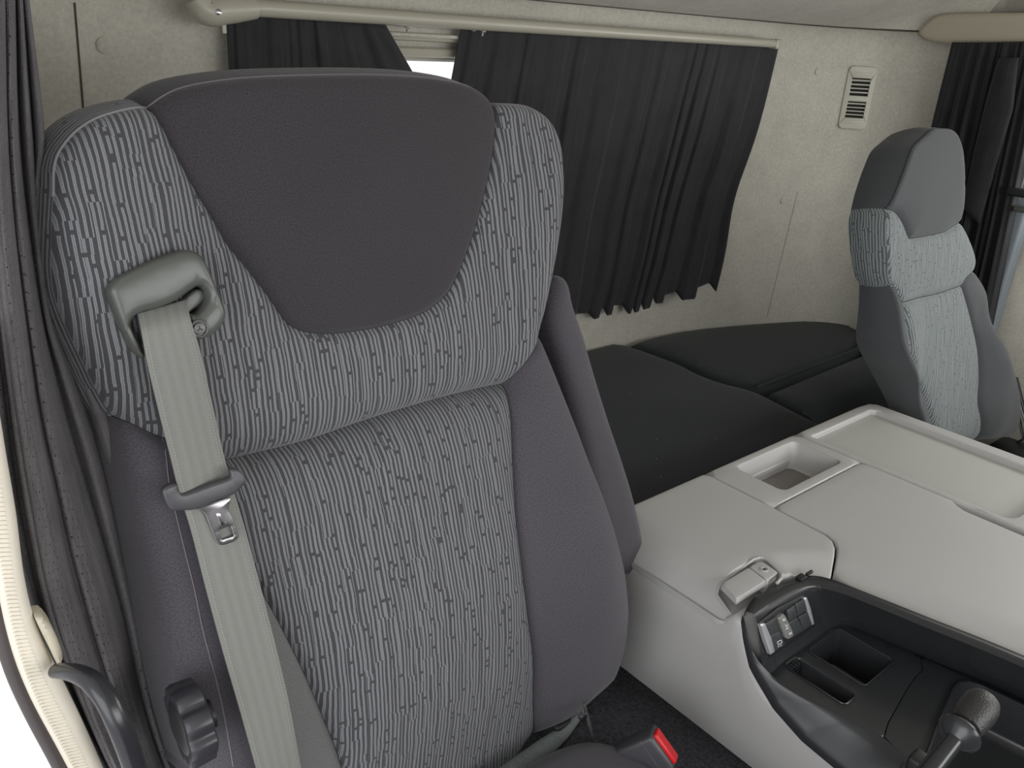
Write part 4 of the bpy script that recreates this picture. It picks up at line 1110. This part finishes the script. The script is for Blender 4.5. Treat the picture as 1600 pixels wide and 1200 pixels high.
obj('worn_print', mb.v, mb.f, M['white'], swp)
# clip at the back corner
mb = MB(); c = atz(1252, 902, zr+.001); mb.add(*rbox(c, .014, .010, .004, .001)); mb.add(*rbox(c+np.array((.018, -.001, .0)), .014, .004, .004, .001)); obj('corner_clip', mb.v, mb.f, M['blackm'], tr)
# gear gate surround with a recess
gh = linear([np.array(p) for p in [(.826, -.10), (.826, .19), (.830, .207), (.842, .217), (.90, .231), (.980, .2475), (.996, .248), (1.008, .242), (1.015, .228), (1.024, .16), (1.030, .05), (1.032, -.10)]], .008, True)
go_ = [(.835, .2634), (.860, .2713), (.930, .2843), (.965, .2893), (.985, .2893), (1.0095, .3042), (1.030, .19), (1.045, .0), (1.05, -.3), (.810, -.3), (.811, .18), (.821, .225), (.831, .252)]
V, F = slab(linear([np.array(p) for p in go_], .01, True), XY, zf+.0002, .02, step=.015, r=.0008, holes=[gh[::-1]]); gs = obj('gate_surround', V, F, M['black'], tr)
V = []; F = []; n = len(gh); c = sum(gh)/n
for (k, dz) in ((1.02, .0), (1.01, .004), (.995, .004), (.985, -.001), (.93, -.045), (.90, -.053), (.80, -.055)):
    for p in gh: V.append((*(c+(p-c)*k), zf+dz))
for j in range(6):
    for i in range(n): i2 = (i+1) % n; F.append((j*n+i, j*n+i2, (j+1)*n+i2, (j+1)*n+i))
F.append(tuple(6*n+i for i in range(n)))
fix_normals(obj('gate_well', V, F, M['black'], tr, sharp=60))
# gear lever
yl = .165
L0, L1, L2, L3, L4 = [aty(a, b, yl) for a, b in [(1462, 1192), (1497, 1142), (1508, 1130), (1527, 1110), (1552, 1083)]]
gl_ = thing('gear_lever', 'stubby black gear lever with grained knob and ring collar in the tray', 'gear lever', tuple(L0))
dL = unit(L3-L0)
V, F = lathe(L0, dL, [(-.02, .009), (0, .0088), (np.linalg.norm(L1-L0), .0082)], 24); obj('shaft', V, F, M['black'], gl_)
lr = np.linalg.norm(L1-L0)
V, F = lathe(L0, dL, [(lr-.008, .0085), (lr-.003, .014), (lr+.001, .0185), (lr+.004, .0195), (lr+.0055, .019), (lr+.0045, .0178), (lr+.001, .016), (lr-.001, .011)], 40); obj('collar_ring', V, F, M['black'], gl_)
V, F = lathe(L0, dL, [(lr-.002, .0122), (lr+.013, .0122), (lr+.014, .011)], 32); nk = obj('knob_neck', V, F, M['switch'], gl_)
mb = MB(); fa, fb, _ = frame_of(dL); 
for t, w_ in ((-2.0, .004), (-1.6, .009), (-1.2, .004)):
    dr = fa*math.cos(t)+fb*math.sin(t); tn = np.cross(dL, dr); mb.add(*rbox(L0+dL*(lr+.009)+dr*.0123, .0010, w_*.75, .0022, .0003, 1, (dr, tn, dL)))
obj('neck_slot', mb.v, mb.f, M['void'], nk)
V, F = lathe(L0+dL*(lr+.012), dL, [(0, .0115), (.002, .0145), (.012, .0160), (.026, .0170), (.036, .0162), (.042, .0138), (.0445, .0095), (.0455, .003)], 48); obj('knob', V, F, M['lever'], gl_, label='grained black knob')
mb = MB(); cb = aty(1452, 1204, .19)
mb.add(*rbox(cb+np.array((-.008, .008, .004)), .022, .02, .026, .004)); mb.add(*rbox(cb+np.array((-.008, -.004, .014)), .012, .008, .014, .002)); mb.add(*lathe(cb+np.array((-.004, -.01, -.036)), (-.15, -.2, 1), [(0, .026), (.02, .025), (.028, .021), (.034, .012)], 32))
obj('lever_boot', mb.v, mb.f, M['blackm'], gl_)

# ================================================================== CURTAINS
# rail with covered end
yR = 1.235
r0, r1 = aty(338, 8, yR), aty(1208, 68, yR)
rl = thing('curtain_rail', 'long beige curtain rail across the top of the rear wall', 'curtain rail', tuple(r0))
V, F = tube([r0, lerp(r0, r1, .5), r1], [.0135, .0125, .0105], 20, flat=.9); obj('rail', V, F, M['rail'], rl)
e0 = aty(334, 14, yR-.003); mb = MB(); mb.add(*tube([e0+np.array((-.022, 0, .012)), e0+np.array((-.012, -.002, -.003)), e0+np.array((.01, -.002, -.001)), e0+np.array((.06, 0, .004))], [.018, .020, .018, .014], 20, smooth=.006)); obj('end_cover', mb.v, mb.f, M['rail'], rl)
V, F = lathe(aty(341, 19, yR-.024), (0, -1, .1), [(0, .004), (.002, .004), (.003, .002)], 16); obj('screw', V, F, M['chrome'], rl)
V, F = rbox(r1+np.array((.006, 0, -.001)), .018, .026, .022, .004); obj('end_bracket', V, F, M['rail'], rl)
zlow = aty(690, 52, yR+.04)
V, F = tube([np.array((r0[0]+.05, yR+.05, -.012)), np.array((r1[0]-.05, yR+.045, -.014))], .005, 8); obj('inner_track', V, F, M['rail'], rl)
for k, (a, b) in enumerate([(637, 38), (738, 43), (753, 45)]):
    c = aty(a, b, yR+.030); mb = MB(); mb.add(*lathe(c+np.array((0, -.008, 0)), (0, 1, 0), [(0, .005), (.004, .0075), (.010, .0075), (.012, .004)], 16)); mb.add(*rbox(c+np.array((0, 0, -.007)), .004, .006, .010, .001, 1))
    lbl = ['pale curtain runner hanging alone in the gap between the curtains', 'pale curtain runner, left of the pair at the right curtain', 'pale curtain runner, right of the pair at the right curtain'][k]
    tag(obj('curtain_runner', mb.v, mb.f, M['vent']), lbl, 'curtain runner', 'curtain runners on the rear rail')

def curtain(name, topl, botl, mat, folds, amp, nu=200, nv=40, seed=0, hem=.008, thick=.0012, edgeL=None, edgeR=None, label='', cat='curtain', group=None, nrm=None, parent=None, wscale=1.0, spread=None):
    """pleated cloth between an upper and a lower line; edge functions bend the sides"""
    rg = random.Random(seed)
    # irregular box pleats: positions of fold changes
    cuts = [0.0]
    while cuts[-1] < 1: cuts.append(cuts[-1]+rg.choice((.35, .8, 1.2, 1.9))/folds)
    cuts = np.array(cuts)/cuts[-1]; hgt = np.array([rg.uniform(.3, 1)*(1 if i % 2 else -1) for i in range(len(cuts))])
    T = np.array(res3(topl, nu)[0]); B = np.array(res3(botl, nu)[0]); L = np.linalg.norm(T[0]-T[-1])
    V = []; UV = []
    for j in range(nv):
        t = j/(nv-1)
        for i in range(nu):
            s = i/(nu-1); p = T[i]*(1-t)+B[i]*t
            nn = nrm
            sw_ = s+.006*math.sin(7*t+9*s)*t
            k = min(max(np.searchsorted(cuts, sw_)-1, 0), len(cuts)-2); f = (sw_-cuts[k])/(cuts[k+1]-cuts[k]); f = min(max(f, 0), 1)
            g = float(sst(f, .62, 1.0))
            h = hgt[k]*(1-g)+hgt[k+1]*g
            h += .15*math.sin(60*s+4*t*math.sin(5*s))
            a_ = amp*(.35+.65*min(1, t*2.2))
            p = p+np.array(nn)*(h*a_)
            if hem and t > .9: p = p+np.array((0, 0, -1))*hem*h*(t-.9)*10
            if edgeL is not None: p = p+np.array(edgeL(t))*(1-s)**3
            if edgeR is not None: p = p+np.array(edgeR(t))*(s)**3
            V.append(p); UV.append((s*L*wscale, (1-t)*abs(T[0][2]-B[0][2])))
    F = [(j*nu+i, j*nu+i+1, (j+1)*nu+i+1, (j+1)*nu+i) for j in range(nv-1) for i in range(nu-1)]
    o = obj(name, V, F, mat, parent, uvs=UV, sharp=80)
    if label: tag(o, label, cat, group)
    mm = o.modifiers.new('thick', 'SOLIDIFY'); mm.thickness = thick
    return o
yC = 1.262
# right-hand rear curtain
tl = [aty(a, b, yC-(a-722)/494*.016) for a, b in [(722, 36), (760, 40), (980, 54), (1216, 70)]]
bl_ = [aty(a, b, y_) for a, b, y_ in [(700, 548, 1.355), (905, 497, 1.35), (1010, 474, 1.335), (1118, 450, 1.285)]]
curtain('curtain', catmull(tl, .05), catmull(bl_, .05), M['curtain'], 30, .0065, 520, 50, 3, hem=.014, nrm=(0, -1, 0), edgeR=lambda t: (.02*t*(1-t)-.03*math.exp(-((t-.6)/.2)**2), 0, 0), edgeL=lambda t: (-.03*min(1, t*4), 0, 0),
        label='wide black pleated curtain over the rear window right of the driver seat', group='black pleated curtains of the rear window')
# left-hand rear curtain, drawn aside
tl = [aty(a, b, yC) for a, b in [(353, 14), (470, 22), (602, 38)]]
bl_ = [np.array(p) for p in ((.535, 1.33, -.58), (.68, 1.33, -.60), (.80, 1.33, -.58))]
curtain('curtain', catmull(tl, .05), catmull(bl_, .05), M['curtain'], 13, .007, 260, 50, 8, hem=.008, nrm=(0, -1, 0), edgeR=lambda t: (.085*min(1, t*6.0)-.05*t, 0, 0),
        label='short black curtain behind the driver headrest at the left rail end', group='black pleated curtains of the rear window')
# hanging end tab of the left curtain
V, F = rbox(aty(349, 31, yR-.004), .006, .004, .035, .001); obj('rail_tab', V, F, M['vent'], rl)

# passenger side curtain
xq = 2.205
tl = [atx(a, b, xq) for a, b in [(1487, 66), (1540, 66), (1640, 64)]]
bl_ = [atx(a, b, xq-.02) for a, b in [(1380, 560), (1480, 560), (1540, 560)]]
curtain('curtain', catmull(tl, .03), catmull(bl_, .03), M['curtain'], 22, .016, 260, 40, 21, hem=.0, nrm=(-1, 0, 0), edgeL=lambda t: (0, .012*math.sin(math.pi*t), 0),
        label='gathered black curtain hanging behind the passenger headrest on the far side')
# smooth tie band of that curtain
P = [atx(a, b, xq-.03) for a, b in [(1562, 92), (1545, 150), (1520, 240), (1503, 320)]]; P2 = [atx(a, b, xq-.03) for a, b in [(1592, 90), (1585, 170), (1555, 260), (1530, 350)]]
V = []; UV = []
for i in range(30):
    t = i/29
    for j in range(8):
        s = j/7; a = np.array([np.interp(t*3, range(4), [p[k] for p in P]) for k in range(3)]); b = np.array([np.interp(t*3, range(4), [p[k] for p in P2]) for k in range(3)])
        V.append(lerp(a, b, s)+np.array((-.008*math.sin(math.pi*s)-.006*math.sin(t*6), 0, 0))); UV.append((s*.05, t*.4))
F = [(i*8+j, i*8+j+1, (i+1)*8+j+1, (i+1)*8+j) for i in range(29) for j in range(7)]
bd = obj('curtain_band', V, F, M['curtain'], uvs=UV); tag(bd, 'smooth flat dark band of cloth draped over the far side curtain', 'curtain'); mm = bd.modifiers.new('t', 'SOLIDIFY'); mm.thickness = .002
# dark coat hook / belt anchor by the pillar
ak = thing('belt_anchor', 'small black belt anchor on the pillar at the far right edge', 'belt anchor', tuple(atx(1600, 310, 2.19)))
V, F = rbox(atx(1600, 302, 2.18), .03, .07, .018, .005); obj('anchor_cap', V, F, M['blackm'], ak)
V, F = rbox(atx(1603, 328, 2.185), .02, .05, .014, .003); obj('anchor_plate', V, F, M['guide'], ak)

# driver side curtain: heavy folds between door pillar and seat
def lc(t, s):
    """column of the left curtain: s 0..1 from the door pillar to the seat, t 0..1 from top to bottom"""
    tops = [(-60, -40), (-10, -20), (20, -20), (34, -20)]
    mids = [(-30, 400), (20, 420), (70, 400), (120, 380)]
    bots = [(110, 1260), (190, 1260), (270, 1260), (360, 1260)]
    def ip(L, s): x = s*3; i = min(int(x), 2); f = x-i; return lerp(np.array(L[i], float), np.array(L[i+1], float), f)
    a, b, c = ip(tops, s), ip(mids, s), ip(bots, s)
    return (1-t)*(1-t)*a+2*t*(1-t)*(2*b-.5*(a+c))+t*t*c if False else (lerp(a, b, t/.33) if t < .33 else None)
cols = [  # pixel traces of the cloth from top to bottom, left to right, with their distance from the camera
    ([(-80, 60), (-60, 400), (-30, 700), (0, 850), (40, 960), (110, 1110), (165, 1220)], .70),
    ([(-30, 40), (-25, 350), (0, 600), (25, 800), (60, 960), (130, 1130), (180, 1230)], .70),
    ([(-5, 0), (0, 300), (30, 600), (60, 800), (90, 950), (150, 1120), (205, 1240)], .70),
    ([(10, -20), (20, 280), (60, 600), (100, 800), (140, 960), (190, 1120), (230, 1240)], .73),
    ([(22, -30), (30, 240), (62, 480), (100, 650), (145, 800), (190, 960), (228, 1120), (270, 1240)], .765),
    ([(32, -50), (50, 210), (78, 480), (120, 600), (165, 740), (215, 950), (250, 1120), (295, 1240)], .775),
    ([(36, -60), (67, 212), (56, 300), (58, 380), (70, 450), (90, 501), (116, 550), (146, 602), (167, 650), (186, 710), (209, 790), (226, 863), (243, 937), (268, 1050), (306, 1200), (320, 1250)], .768)]
nr_ = 60; rowsT = np.linspace(0, 1, nr_); C = []
for L, y in cols:
    P = np.array(catmull([np.array(p, float) for p in L], 5)); s = np.r_[0, np.cumsum(np.linalg.norm(np.diff(P, axis=0), axis=1))]
    X = np.interp(rowsT*s[-1], s, P[:, 0]); Yp = np.interp(rowsT*s[-1], s, P[:, 1]); C.append([at(a, b, (0, 1, -SA/CA*.9), y) for a, b in zip(X, Yp)])
C = np.array(C)            # columns x rows x 3
nu = 220; V = []; UV = []
for j in range(nr_):
    t = rowsT[j]
    for i in range(nu):
        s = i/(nu-1)*(len(cols)-1); k = min(int(s), len(cols)-2); f = s-k; p = lerp(C[k, j], C[k+1, j], f); ss = i/(nu-1)
        w = ss+.012*math.sin(3*t+5*ss)
        d = .009*math.sin(2*math.pi*(3.1*w+1.4*w*w)+1.0*t)+.003*math.sin(2*math.pi*8*w+2*t)+.0015*math.sin(2*math.pi*21*w-3*t)*(1-ss)*1.6
        d += .004*math.sin(31*t+9*ss)*math.exp(-((t-.62)/.16)**2)*ss
        d = math.copysign(abs(d)**.65*(.012**.35), d)
        V.append(p+np.array((-.2, -1, 0))*d*1.0); UV.append((ss*.42+.01*math.sin(4*t), -t*.95))
F = [(j*nu+i, j*nu+i+1, (j+1)*nu+i+1, (j+1)*nu+i) for j in range(nr_-1) for i in range(nu-1)]
lcur = obj('curtain', V, F, M['curtain_l'], uvs=UV, sharp=80)
tag(lcur, 'dark perforated curtain hanging between the door pillar and the driver seat', 'curtain'); mm = lcur.modifiers.new('t', 'SOLIDIFY'); mm.thickness = .0012; mm.offset = -1

# ================================================================== DOOR OPENING
yd = .575
dm = lambda L, y=yd: [aty(a, b, y)[[0, 2]] for a, b in L]
inner = [(-14, 560), (2, 640), (15, 720), (30, 810), (42, 905), (56, 968), (80, 1030), (108, 1085), (140, 1150), (175, 1230)]
outer = [(-40, 560), (-30, 700), (-14, 850), (2, 950), (22, 1030), (50, 1100), (92, 1178), (125, 1240)]
seal_o = [(-60, 560), (-50, 700), (-34, 880), (-14, 1000), (14, 1078), (48, 1138), (76, 1196), (95, 1240)]
fr3 = ((0, yd, 0), (1, 0, 0), (0, 0, 1), (0, -1, 0))
dr = obj('door_1', *slab(catmull(dm(inner), .004)+rv(catmull(dm(outer), .004)), fr3, 0, .05, step=.01, r=.010, nr=5), M['cream'], structure=True)
sp1 = [aty(a[0]*.72+b[0]*.28, a[1]*.72+b[1]*.28, yd+.012) for a, b in zip(outer, seal_o)]
V, F = tube(sp1, .0058, 12, smooth=.006); obj('rubber_seal', V, F, M['seal'], dr)
# fine ribs moulded in the weatherstrip
mb = MB(); ci, co = catmull(dm([(x-14, y+4) for x, y in inner]), .004), catmull(dm([(x+10, y) for x, y in outer]), .004)
ni = 110
def pin(L, t):
    P = np.array(L); sl = np.r_[0, np.cumsum(np.linalg.norm(np.diff(P, axis=0), axis=1))]
    return np.array([np.interp(t*sl[-1], sl, P[:, k]) for k in range(2)])
for k in range(ni):
    a = pin(ci, k/(ni-1)); b = pin(co, k/(ni-1)); a2 = lerp(b, a, .72)
    mb.add(*tube([np.array((b[0], yd-.0002, b[1])), np.array((a2[0], yd-.0002, a2[1]))], .0008, 6))
obj('moulded_rib', mb.v, mb.f, M['cream'], dr)
tb = catmull(dm([(58, 972), (70, 970), (84, 985), (97, 1015), (101, 1034), (94, 1046), (78, 1015)], .57), .006, True)
V, F = slab(tb, ((0, .572, 0), (1, 0, 0), (0, 0, 1), (0, -1, 0)), 0, .02, step=.01, r=.004)
tag(obj('handle_mount', V, F, M['beige']), 'cream plastic cap on the door pillar where the black grab handle starts', 'cap')
hd_ = [aty(88, 1048, .565), aty(112, 1050, .545), aty(140, 1062, .525), aty(165, 1090, .51), aty(185, 1130, .50), aty(206, 1185, .495), aty(225, 1245, .495)]
V, F = tube(hd_, [.006, .007, .0078, .008, .008, .008, .008], 24, smooth=.008, flat=.85)
tag(obj('grab_handle', V, F, M['handle']), 'curved glossy black grab handle at the door pillar, bottom left', 'grab handle')

# hidden paths: remove helper property
for o in bpy.data.objects:
    if '_w' in o.keys(): del o['_w']
